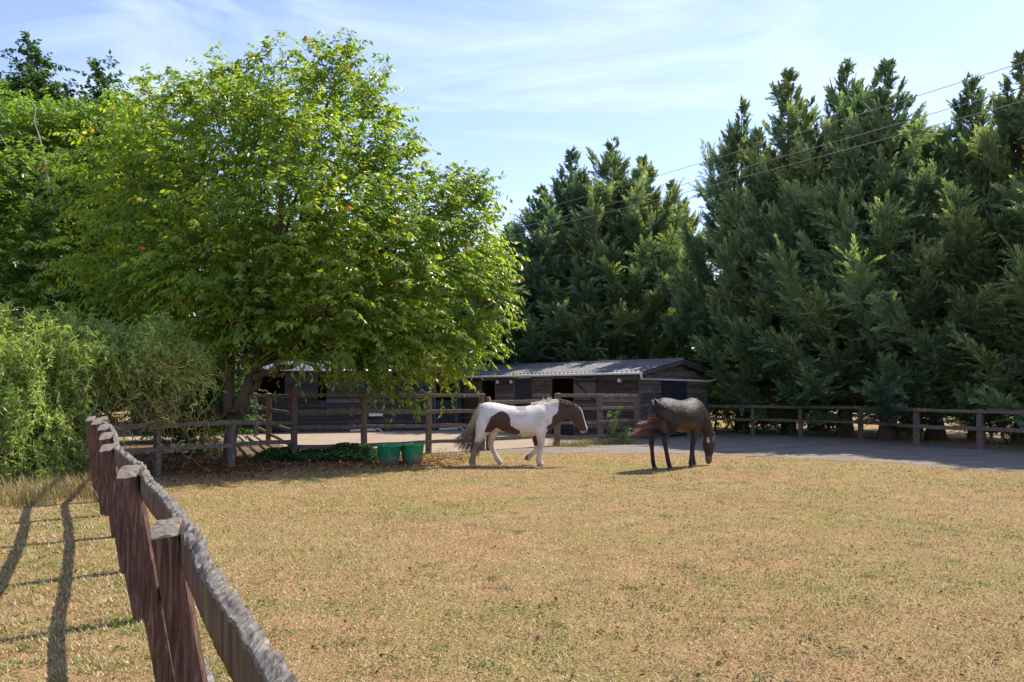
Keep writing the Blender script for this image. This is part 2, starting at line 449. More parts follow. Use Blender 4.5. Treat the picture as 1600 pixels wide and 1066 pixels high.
def grass():
    N = 620000
    u = rng.random(N)
    Y = 2.4 * (24 / 2.4) ** u
    X = (rng.random(N) * 2 - 1) * (0.70 * Y + 4.0)
    thin = (np.abs(X) < .70 * Y + .4) | (rng.random(N) < .8)
    X = X[thin]; Y = Y[thin]; N = len(X)
    keep = ~in_poly(X + rng.normal(0, .18, N), Y + rng.normal(0, .5, N), TRACK)
    keep &= ~in_poly(X, Y, YARD)
    keep &= ~((X < -2.0) & (Y > 16.8))
    keep &= ~((X < -4.6) & (Y > 14.6))
    # clump
    gx = np.floor(X / .12) ; gy = np.floor(Y / .12)
    hsh = np.abs(np.sin(gx * 12.9898 + gy * 78.233) * 43758.5453) % 1.0
    keep &= (hsh + rng.random(N) * .9) > .62
    X = X[keep]; Y = Y[keep]; hsh = hsh[keep]; n = len(X)
    # coarse noise on a grid, then lookup
    gs = 0.3
    ix = ((X + 21) / gs).astype(int); iy = (Y / gs).astype(int)
    grid = np.zeros((141, 90))
    for i in range(141):
        for j in range(90):
            grid[i, j] = noise.noise(Vector((i * gs * .45, j * gs * .45, 4))) + .6 * noise.noise(Vector((i * gs * 1.9, j * gs * 1.9, 8)))
    gn = grid[np.clip(ix, 0, 140), np.clip(iy, 0, 89)]
    outer = X < (-0.96 - (Y - 2.13) * 0.567 + 0.4)
    green = rng.random(n) < np.clip(0.07 + gn * 0.72 - outer * .05 + (hsh > .86) * .35, 0.02, .75)
    t = np.where(green, rng.random(n) * .2, .28 + rng.random(n) * .72)
    h = (0.006 + 0.011 * rng.random(n)) * (1 + .9 * outer * (hsh > .5)) * (1 + Y / 30)
    h = h * np.where(green, 1.25, 1)
    az = rng.random(n) * 2 * np.pi
    lean = rng.random(n) * 1.1 + .35
    D = unit(np.stack([np.cos(az) * lean, np.sin(az) * lean, np.ones(n) * .8], 1))
    S = unit(np.stack([-np.sin(az), np.cos(az), np.zeros(n)], 1))
    Pb = np.stack([X, Y, np.full(n, 0.0)], 1)
    wd = (0.0019 + .0016 * rng.random(n)) * (1 + Y / 9)
    v0 = Pb + S * wd[:, None]; v1 = Pb - S * wd[:, None]; v2 = Pb + D * (h * 1.5)[:, None]
    V = np.stack([v0, v1, v2], 1).reshape(-1, 3)
    Fc = np.arange(n * 3).reshape(-1, 3)
    tag(mesh_np('grass', V, Fc, M['grass'], attrs={'t': np.repeat(t, 3)}), 'short parched straw-coloured grass with green tufts across the paddock', 'grass', kind='stuff')
grass()

# ------------------------------------------------------------------ scatter of fallen leaves / clods
def flat_leaves(name, X, Y, z, size, mat, t):
    n = len(X)
    az = rng.random(n) * 2 * np.pi
    D = unit(np.stack([np.cos(az), np.sin(az), rng.normal(0, .35, n)], 1))
    S = unit(np.stack([-np.sin(az), np.cos(az), rng.normal(0, .35, n)], 1))
    V, Fc, tt = leaf_tris(np.stack([X, Y, z], 1), D, S, size, size * .6, .2, t)
    return mesh_np(name, V, Fc, mat, attrs={'t': tt})
n = 9000
X = rng.uniform(-8.5, -1.0, n); Y = 17.0 + rng.normal(0, 1.0, n) - (X < -4.6) * 2.2 * rng.random(n)
k_ = (Y > 12.5) & (rng.random(n) < np.clip(1.2 - abs(X + 5.4) / 4.2, .02, 1))
X, Y = X[k_], Y[k_]
tag(flat_leaves('fallen_leaves', X, Y, .012 + .02 * rng.random(len(X)), .05 + .05 * rng.random(len(X)), M['litter'], rng.random(len(X))),
    'brown and orange fallen leaves under the fence and cherry tree', 'leaves', kind='stuff')
n = 900
Y = 4.0 * (23 / 4.0) ** rng.random(n); X = (rng.random(n) * 2 - 1) * .68 * Y
tt = np.where(rng.random(n) < .85, rng.random(n) * .3, rng.random(n))
tag(flat_leaves('scattered_leaves', X, Y, np.full(n, .02), .025 + .03 * rng.random(n), M['litter'], tt), 'dead leaves and dark crumbs scattered over the parched grass', 'leaves', kind='stuff')

xs, ys, ss = [], [], []
for _ in range(150):
    cy = 3.8 * (14 / 3.8) ** random.random(); cx = random.uniform(-.68, .68) * cy
    m_ = random.randint(8, 40); sp = random.uniform(.03, .13)
    xs += list(rng.normal(cx, sp, m_)); ys += list(rng.normal(cy, sp * .8, m_)); ss += list(.012 + .016 * rng.random(m_))
xs = np.array(xs); ys = np.array(ys); ss = np.array(ss)
k_ = ~in_poly(xs, ys, TRACK)
tag(flat_leaves('low_weeds', xs[k_], ys[k_], .008 + .014 * rng.random(k_.sum()), ss[k_], M['ivy'], rng.random(k_.sum())), 'small green weeds flat among the parched grass', 'weeds', kind='stuff')
# ------------------------------------------------------------------ foliage generators
def twig_leaves(starts, dirs, lens, nleaf, lsize, droop=0.6, tbase=None, wr=0.5):
    """leaves set along drooping twigs; returns V,F,t and twig curves"""
    n = len(starts)
    s = (np.arange(nleaf) + 1) / nleaf
    s = s[None, :] + rng.normal(0, .03, (n, nleaf))
    Lx = lens[:, None]
    pos = starts[:, None, :] + dirs[:, None, :] * (s * Lx)[..., None]
    pos[..., 2] -= droop * 0.5 * (s ** 2) * Lx
    tang = dirs[:, None, :] - np.array((0, 0, 1.0)) * (droop * s)[..., None]
    tang = unit(tang)
    side = unit(np.cross(tang, np.array((0, 0, 1.0)) + rng.normal(0, .25, (n, nleaf, 3))))
    sgn = np.where(np.arange(nleaf) % 2 == 0, 1.0, -1.0)[None, :, None]
    D = unit(tang * .45 + side * sgn * .7 - np.array((0, 0, 1.0)) * (.35 + .5 * rng.random((n, nleaf, 1))) + rng.normal(0, .22, (n, nleaf, 3)))
    S = unit(np.cross(D, np.array((0, 0, 1.0)) + rng.normal(0, .5, (n, nleaf, 3))))
    Ls = lsize * (.65 + .6 * rng.random((n, nleaf)))
    t = (tbase[:, None] * .65 + .35 * rng.random((n, nleaf))) if tbase is not None else rng.random((n, nleaf))
    rare = rng.random((n, nleaf)) < .006
    t = np.where(rare, 1.0, np.clip(t, 0, .97))
    V, Fc, tt = leaf_tris(pos.reshape(-1, 3), D.reshape(-1, 3), S.reshape(-1, 3), Ls.ravel(), Ls.ravel() * wr, .12, t.ravel())
    return V, Fc, tt

def broadleaf(name, base, forks, lobes, mat, bmat, label, cat, group=None, density=26, nleaf=14, lsize=.10, tlen=.6, droop=.6, trunk_r=.22, bare=(), up=.35, tmul=1.0, wr=.5, sub=10):
    """lobes: list (x,y,z,r) in world; forks: trunk polyline from the base"""
    root = empty(name, tuple(base))
    tag(root, label, cat, group)
    base = np.array(base, float)
    lb = np.array(lobes, float)
    tb = Tubes()
    forks = [np.array(f, float) - base for f in forks]
    pts = np.array(forks)
    m_ = len(pts)
    # smooth trunk
    tt = np.linspace(0, m_ - 1, m_ * 5)
    cp = np.stack([np.interp(tt, np.arange(m_), pts[:, i]) for i in range(3)], 1)
    cp[1:-1] += rng.normal(0, .02, cp[1:-1].shape)
    rr = np.interp(tt, [0, .3, m_ - 1], [trunk_r * 1.5, trunk_r, trunk_r * .35])
    tb.add(cp, rr, 10)
    axis = pts[-1]
    Vs, Fs, Ts = [], [], []; off = 0
    for li, (x, y, z, r) in enumerate(lb):
        c = np.array((x, y, z)) - base
        # limb
        j = random.randint(max(0, int(m_ * .45)), m_ - 1)
        a = pts[j]
        if c[2] < a[2]: a = pts[max(1, int(m_ * .45))]
        small = r < .40 and lb[:, 3].max() > 1
        if small:
            big = lb[lb[:, 3] >= .6][:, :3] - base
            a = big[np.argmin(((big - c) ** 2).sum(1))]
        mid1 = a + (c - a) * .35 + np.array((0, 0, .25 * np.linalg.norm(c - a) * .6)) ; mid2 = a + (c - a) * .75 + np.array((0, 0, .1))
        cv = bez(a, mid1, mid2, c, 9); cv[1:-1] += rng.normal(0, .04, (7, 3))
        L0 = np.linalg.norm(c - a)
        tb.add(cv, np.linspace(.012 if small else min(trunk_r * .4, .022 + .008 * L0), .006 if small else .018, 9), 6)
        nt_ = max(6, int(density * r * r * (3 if r < .40 else 4)))
        d = unit(rng.normal(0, 1, (nt_, 3)))
        rad = r * (.35 + .72 * rng.random(nt_) ** .6)
        st = c + d * rad[:, None] * np.array((1, 1, .9))
        st -= d * (.05 if small else .25)
        low = st[:, 2] + base[2] < 0.15
        st[low, 2] = .15 - base[2] + rng.random(low.sum()) * .4
        outw = unit(st - np.array((axis[0], axis[1], axis[2] * .3)))
        td = unit(d * .75 + outw * .55 + np.array((0, 0, up)) + rng.normal(0, .35, (nt_, 3)))
        ln = tlen * (.6 + .8 * rng.random(nt_)) * (.75 if small else 1)
        clump = .5 + .5 * np.sin(li * 2.4 + 1.3 * d[:, 0] * 2)  # variation by lobe
        tbs = np.clip((.3 * clump + .7 * rng.random(nt_)) * tmul, 0, 1)
        V, Fc, t = twig_leaves(st, td, ln, nleaf, lsize, droop, tbs, wr)
        Vs.append(V); Fs.append(Fc + off); Ts.append(t); off += len(V)
        # branchlets to a share of the twigs
        for q in range(0, nt_, max(1, nt_ // (3 if small else sub))):
            e = st[q]; md = (c + e) / 2 + rng.normal(0, .1, 3)
            en = e + td[q] * ln[q] - np.array((0, 0, droop * .5 * ln[q]))
            tb.add(np.array([c, md, e, (e + en) / 2 + np.array((0, 0, droop * .12 * ln[q])), en]), [.006, .005, .004, .003, .002] if small else [.014, .011, .008, .006, .003], 4)
    for a, b, r0 in bare:
        a = np.array(a) - base; b = np.array(b) - base
        cv = np.array([a + (b - a) * s for s in np.linspace(0, 1, 7)]); cv[1:-1] += rng.normal(0, .05, (5, 3))
        tb.add(cv, np.linspace(r0, r0 * .35, 7), 6)
    tb.build('trunk', bmat, root)
    mesh_np('crown', np.concatenate(Vs), np.concatenate(Fs), mat, root, attrs={'t': np.concatenate(Ts)})
    return root

def LB(px, py, Y, r):
    p = P(px, py, Y); return (p[0], p[1], p[2], r)

# ---- the big cherry
cl = [(440,155,17.5,1.05),(520,140,18,1.0),(575,175,17.8,.85),(335,175,17.6,1.05),(250,205,18.2,1.1),(400,225,16.6,1.4),(500,250,16.3,1.4),(585,255,17.6,1.15),
      (300,270,16.6,1.4),(205,290,17.4,1.5),(620,330,16.8,1.3),(690,330,18,1.0),(728,305,17.6,.75),(725,395,17.4,1.0),(670,430,16.5,1.15),(752,462,17.2,.72),(735,515,17.2,.62),
      (560,370,15.9,1.4),(440,350,15.7,1.5),(320,390,15.8,1.5),(215,400,16.6,1.5),(615,490,16.2,1.1),(520,480,15.8,1.3),(400,480,15.8,1.3),(290,480,16.4,1.2),
      (690,520,16.6,.8),(600,565,16.2,.75),(540,560,16.2,.75),(470,545,16.6,.75),(655,555,16.5,.65),(620,605,16.4,.38),(560,598,16.4,.42),(480,580,16.6,.5),(700,570,16.8,.36),
      (450,240,20,1.5),(550,340,20.2,1.5),(350,340,20.4,1.6),(640,390,19.6,1.2),(450,440,19.8,1.4),(250,300,20,1.5),(250,440,19.5,1.4),(600,480,19.0,1.1),(380,110+60,19,1.0),(340,540,17,.9),(410,545,17.4,.8),(480,500,18.4,1.2),(380,480,18.6,1.3),(560,520,18.6,.9),(640,500,18.4,.9),(500,400,18,1.3),(400,380,18.2,1.4),(300,470,18.6,1.3),(560,590,17.3,.6),(640,585,17.2,.5),(500,600,16.9,.35),(600,625,16.5,.28),(440,575,17,.45),(200,480,18.5,1.2),(250,540,18.4,.9)]
cl += [(400 + (a - 400) * .93, 330 + (b - 330) * .93 + 6, 17.2 + random.uniform(-.8, .8), random.uniform(.22, .36)) for a, b in [(400,85),(425,70),(445,58),(500,62),(525,52),(545,55),(562,75),(600,95),(608,125),(612,160),(330,85),(322,110),(345,95),(245,100),(215,118),(200,140),(640,185),(650,215),(660,240),(700,262),(745,268),(738,300),(770,325),(765,350),(795,440),(808,470),(803,505),(785,545),(768,570),(735,588),(715,600),(640,640),(600,640),(575,610),(555,585),(690,600),(260,150),(290,130)]]
cherry_base = (-6.35, 17.2, 0)
broadleaf('cherry_tree', cherry_base,
          [(-6.35, 17.2, -.1), (-6.3, 17.2, .7), (-6.1, 17.2, 1.3), (-5.75, 17.2, 2.1), (-5.5, 17.3, 3.2), (-5.4, 17.4, 4.6), (-5.2, 17.5, 6.2)],
          [LB(q[0], q[1] - (26 if q[1] >= 560 and q[0] < 600 else 12 if q[1] >= 540 else 0), q[2], q[3]) for q in cl], M['cherry_leaf'], M['bark'], 'large bright green cherry tree spreading over the paddock fence', 'tree',
          density=28, nleaf=15, lsize=.145, tlen=.66, droop=.85, trunk_r=.15, wr=.43,
          bare=[((-6.25, 17.2, .9), (-6.45, 17.3, 3.2), .15), (tuple(P(378, 640, 17.2)), tuple(P(402, 588, 17.1)), .15), (tuple(P(398, 592, 17.1)), tuple(P(480, 558, 16.8)), .10),
                (tuple(P(345, 650, 17.0)), tuple(P(330, 632, 16.6)), .1), (tuple(P(360, 645, 17.0)), tuple(P(392, 640, 16.4)), .07)])
# ---- left cherry
cl = [(60,215,21,1.1),(110,200,21.5,.9),(200,190,21.5,.9),(230,250,21,1.3),(10,215,20.5,1.1),(0,260,20.5,1.4),(120,230,21.5,1.3),(170,220,22,1.2),(60,320,20,1.7),(-60,300,20,1.8),(150,330,20.5,1.6),(0,400,19.5,1.7),(90,420,19.5,1.6),(180,440,20,1.5),(-80,420,19,1.7),(40,490,19,1.4),(140,500,19,1.4),(-40,180,22,1.3),(240,520,20,1.3),(250,400,21,1.4),(-110,220,21,1.5)]
broadleaf('cherry_tree', (-13.2, 20.5, 0), [(-13.2, 20.5, -.1), (-13.1, 20.5, 1.5), (-12.9, 20.5, 3.2), (-12.8, 20.6, 5.4), (-12.7, 20.8, 7.4)],
          [LB(*q) for q in cl], M['left_leaf'], M['pale_bark'], 'pale-stemmed cherry tree at the left edge behind the drooping willow', 'tree',
          density=34, nleaf=14, lsize=.15, tlen=.66, droop=.8, trunk_r=.15, wr=.45,
          bare=[(tuple(P(78, 300, 18.9)), tuple(P(56, 168, 19.2)), .032), (tuple(P(80, 300, 19.4)), tuple(P(0, 210, 19.2)), .022), (tuple(P(0, 290, 19.2)), tuple(P(60, 332, 19.1)), .02)])
# ---- tall dark tree behind them
cl = [(52,78,29,.38),(58,98,29,.5),(48,122,29,.65),(58,150,29,.85),(38,178,29,1.0),(85,160,29,.7),(100,195,29,1.1),(60,210,29,1.3),(161,108,30,.33),(160,128,30,.5),(156,158,30,.6),(165,185,30,.8),(140,215,30,1.3),(2,150,30,.7),(12,185,30,1.0),(-50,190,30,1.8),(190,205,31,.9),(10,270,29,2.4),(100,290,29,2.4),(190,290,30,2.2),(-80,300,29,2.6),(40,400,28.5,2.5),(150,420,28.5,2.5),(250,330,31,2.2),(-60,460,28.5,2.5)]
broadleaf('tall_dark_tree', (-17.6, 29.5, 0), [(-17.6, 29.5, -.1), (-17.5, 29.5, 4), (-17.4, 29.5, 8), (-17.5, 29.4, 12)],
          [LB(*q) for q in cl], M['dark_leaf'], M['bark'], 'tall dark green tree with two pointed tops rising at far left', 'tree',
          density=16, nleaf=16, lsize=.21, tlen=.8, droop=.4, trunk_r=.3, wr=.6)

# ------------------------------------------------------------------ undergrowth shrubs at left
def shrub(name, x, y, w_, h_, mat, label, group=None, density=26, lsize=.08, tmul=1.0, cat='shrub', nl=6, nleaf=12, bmat=None):
    lobes = []
    for i in range(nl):
        a = random.random() * 6.28; q = random.random() ** .5
        r = .28 * w_ * (.7 + .6 * random.random())
        lobes.append((x + math.cos(a) * q * w_ * .35, y + math.sin(a) * q * w_ * .3, max(r * .6, h_ * (.2 + .65 * random.random())), r))
    return broadleaf(name, (x, y, 0), [(x, y, -.05), (x + .03, y, h_ * .25), (x, y, h_ * .5)], lobes, mat, bmat or M['bark'], label, cat, group,
                     density=density, nleaf=nleaf, lsize=lsize, tlen=.35, droop=.3, trunk_r=.05, tmul=tmul)
ul = [(-7.9, 19.5, 3.2, 2.6, 'dark leafy shrub beneath the cherry crown, nearest to its trunk'),
      (-10.3, 18.5, 3.6, 3.4, 'dark leafy shrub filling the gap behind the willow'),
      (-13.2, 17.0, 4.0, 4.2, 'tall dark shrub at the left edge behind the willow'),
      (-9.6, 24.0, 3.6, 3.0, 'dark shrub standing behind the yard side fence'),
      (-13.8, 23.5, 4.5, 4.5, 'big dark shrub far back between the two cherry trees')]
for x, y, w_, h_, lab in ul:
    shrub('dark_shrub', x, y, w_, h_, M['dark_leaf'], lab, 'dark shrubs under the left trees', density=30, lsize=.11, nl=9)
# ivy bed by the fence
n = 15000
X = rng.uniform(-5.9, -2.9, n); Y = rng.uniform(16.6, 18.6, n)
hgt = .10 + .24 * np.clip(np.sin(X * 3.1) * .5 + np.cos(Y * 3.7 + X) * .5 + .5, 0, 1)
edge = np.clip(1 - (np.abs(X + 4.35) / 1.5) ** 4, 0, 1) * np.clip(1 - (np.abs(Y - 17.5) / .95) ** 4, 0, 1)
Z = hgt * edge * (1 - .6 * rng.random(n) ** 2)
k_ = (edge > .05) & (rng.random(n) < edge)
tag(flat_leaves('ivy', X[k_], Y[k_], Z[k_] + .02, .05 + .05 * rng.random(k_.sum()), M['ivy'], rng.random(k_.sum())), 'low ivy and nettles growing along the fence foot left of the tubs', 'ivy', kind='stuff')

# ------------------------------------------------------------------ corkscrew willow
def willow():
    root = empty('corkscrew_willow', (-7.9, 13.6, 0))
    tag(root, 'pale green corkscrew willow drooping in curls at the left behind the fence', 'tree')
    base = np.array((-7.9, 13.6, 0))
    tb = Tubes(); Vs, Fs, Ts = [], [], []; off = 0
    tw = Tubes()
    for k in range(4):
        a = k * 1.7
        tip = np.array((math.cos(a) * .9, math.sin(a) * .7, 1.9 + .3 * random.random()))
        tb.add(bez((0, 0, -.05), (.1, 0, .7), tip * .7, tip, 8), np.linspace(.12, .05, 8), 8)
    LW = [(30,545,12.6,.6),(85,520,12.9,.6),(140,545,13.0,.5),(60,600,12.5,.6),(-30,560,12.4,.8),(-110,560,12.6,.9),(180,535,13.4,.5),(225,520,13.8,.5),(262,530,14.0,.42),(292,548,14.2,.36),
          (240,560,13.7,.42),(200,575,13.6,.4),(120,590,12.9,.45),(10,640,12.1,.6),(55,660,12.1,.5),(20,705,11.9,.5),(80,705,12.3,.45),(-70,680,12,.9),(-90,730,11.8,.7),(50,735,12.0,.42),(0,500,13.2,.6),
          (95,490,13.6,.45),(245,495,14.4,.4),(160,510,14.0,.5),(100,640,12.5,.4),(130,735,12.7,.3),(-20,745,11.8,.5),(305,575,14.2,.3)]
    lobes = [P(a_, b_ + (24 if b_ < 650 else 0), c_) for a_, b_, c_, d_ in LW]; rr = [q_[3] for q_ in LW]
    for c, r in zip(lobes, rr):
        c = c - base
        cv = bez((0, 0, 1.0), c * .4 + np.array((0, 0, 1.2)), c * .8 + np.array((0, 0, .2)), c, 8)
        cv[1:-1] += rng.normal(0, .06, (6, 3))
        tb.add(cv, np.linspace(.05, .015, 8), 5)
        ns = int(230 * r * r)
        for _ in range(ns):
            d = unit(rng.normal(0, 1, 3)); st = c + d * r * (.3 + .7 * random.random()) * np.array((1, 1, .75)) + np.array((0, 0, .15))
            ln = (.35 + .5 * random.random()); m_ = 9
            s = np.linspace(0, 1, m_)
            ph = random.random() * 6; fr = 9 + 5 * random.random()
            dd = unit(d * np.array((1, 1, .3)) + np.array((0, 0, .25)) + rng.normal(0, .3, 3))
            pts = st + dd * (s * ln * .6)[:, None]
            pts[:, 2] -= (s ** 1.7) * ln * .85
            pts[:, 0] += np.sin(s * fr + ph) * .035; pts[:, 1] += np.cos(s * fr + ph) * .035; pts[:, 2] += np.sin(s * fr * 1.3 + ph) * .02
            pts[:, 2] = np.maximum(pts[:, 2], .04)
            tw.add(pts, np.linspace(.006, .002, m_), 3)
            nl = 24
            q = rng.random(nl)
            pp = np.stack([np.interp(q, s, pts[:, i]) for i in range(3)], 1)
            D = unit(rng.normal(0, .7, (nl, 3)) + np.array((0, 0, -.45)))
            S = unit(np.cross(D, rng.normal(0, 1, (nl, 3))))
            Ln = .07 + .06 * rng.random(nl)
            V, Fc, t = leaf_tris(pp, D, S, Ln, Ln * .24, .3, np.clip(.25 * rng.random() + .75 * rng.random(nl), 0, 1))
            Vs.append(V); Fs.append(Fc + off); Ts.append(t); off += len(V)
    # bare tangled twigs inside
    for _ in range(420):
        st = P(random.uniform(60, 320), random.uniform(560, 690), random.uniform(12.9, 14.6)) - base
        dd = unit(rng.normal(0, 1, 3)); ln = .3 + .45 * random.random()
        s = np.linspace(0, 1, 12)
        pts = st + dd * (s * ln)[:, None] + np.cumsum(rng.normal(0, .028, (12, 3)), 0)
        pts[:, 2] = np.maximum(pts[:, 2], .03)
        tw.add(pts, np.linspace(.008, .002, 12), 4)
    tb.build('trunk', M['bark'], root)
    tw.build('twigs', M['willow_twig'], root)
    mesh_np('crown', np.concatenate(Vs), np.concatenate(Fs), M['willow_leaf'], root, attrs={'t': np.concatenate(Ts)})
willow()

def tufts(name, pts, h_, n_per, label, mat, tlo, thi, spread=.18):
    Vs = []; T = []
    for (x, y) in pts:
        n = n_per
        az = rng.random(n) * 6.283; ln = h_ * (.4 + .8 * rng.random(n)); le = .15 + .5 * rng.random(n)
        b = np.stack([x + rng.normal(0, spread, n), y + rng.normal(0, spread, n), np.zeros(n)], 1)
        D = unit(np.stack([np.cos(az) * le, np.sin(az) * le, np.ones(n)], 1)); S = np.stack([-np.sin(az), np.cos(az), np.zeros(n)], 1)
        m1 = b + D * (ln * .6)[:, None]; tip = m1 + unit(D + np.stack([np.cos(az), np.sin(az), -.3 * np.ones(n)], 1) * .5) * (ln * .4)[:, None]
        w2 = .004
        V = np.stack([b - S * w2, b + S * w2, m1 + S * w2 * .8, m1 - S * w2 * .8, tip], 1).reshape(-1, 3)
        Vs.append(V); T.append(np.repeat(tlo + (thi - tlo) * rng.random(n), 5))
    V = np.concatenate(Vs); nb = len(V) // 5
    b = np.arange(nb)[:, None] * 5
    Fc = np.concatenate([b + np.array([[0, 1, 2]]), b + np.array([[0, 2, 3]]), b + np.array([[3, 2, 4]])], 1).reshape(-1, 3)
    return tag(mesh_np(name, V, Fc, mat, attrs={'t': np.concatenate(T)}), label, 'grass', kind='stuff')
pp = [tuple(G(random.uniform(-20, 190), random.uniform(752, 790))[:2]) for _ in range(60)]
tufts('tall_dry_grass', pp, .38, 55, 'tall dry grass stems along the foot of the willow', M['grass'], .05, .8)
pp = [(x + random.uniform(-.2, .2), 18.2 + random.uniform(-.3, .3)) for x in np.linspace(-3.4, -1.6, 8)] + [(1.6 + random.uniform(-.3, .6), 21.9 + random.uniform(-.4, 0.3)) for _ in range(10)] + [(2.8 + random.uniform(-.8, .9), 22.9 + random.uniform(-.4, .3)) for _ in range(22)]
tufts('rough_grass', pp, .22, 60, 'rough green and straw tufts at the feet of the yard fence', M['grass'], 0, .6, .22)
# ------------------------------------------------------------------ weeds
def weed(x, y, h_, label, group=None):
    root = empty('tall_weed', (x, y, 0)); tag(root, label, 'plant', group)
    tb = Tubes(); Vs, Fs, Ts = [], [], []; off = 0
    for k in range(6):
        a = random.random() * 6.28; le = .08 + .2 * random.random(); hh = h_ * (.6 + .4 * random.random())
        tip = np.array((math.cos(a) * le * hh, math.sin(a) * le * hh, hh))
        cv = bez((0, 0, 0), (0, 0, hh * .3), tip * .7, tip, 8)
        tb.add(cv, np.linspace(.01, .003, 8), 4)
        st = np.repeat(cv[2:], 3, 0); d = unit(rng.normal(0, 1, (len(st), 3)) * np.array((1, 1, .4)) + np.array((0, 0, .4)))
        V, Fc, t = twig_leaves(st, d, np.full(len(st), .16), 6, .06, .5, rng.random(len(st)), .35)
        Vs.append(V); Fs.append(Fc + off); Ts.append(t); off += len(V)
    tb.build('stem', M['willow_twig'], root)
    mesh_np('foliage', np.concatenate(Vs), np.concatenate(Fs), M['bright_leaf'], root, attrs={'t': np.concatenate(Ts)})
p = G(957, 692); weed(p[0], p[1], 1.15, 'tall green weed growing at the stable wall beside the dark horse tail', 'weeds')
p = G(975, 694); weed(p[0], p[1], .55, 'low weed between the tall weed and the dark horse', 'weeds')
p = G(335, 722); weed(p[0], p[1], .75, 'weed standing under the cherry between two fence posts', 'weeds')

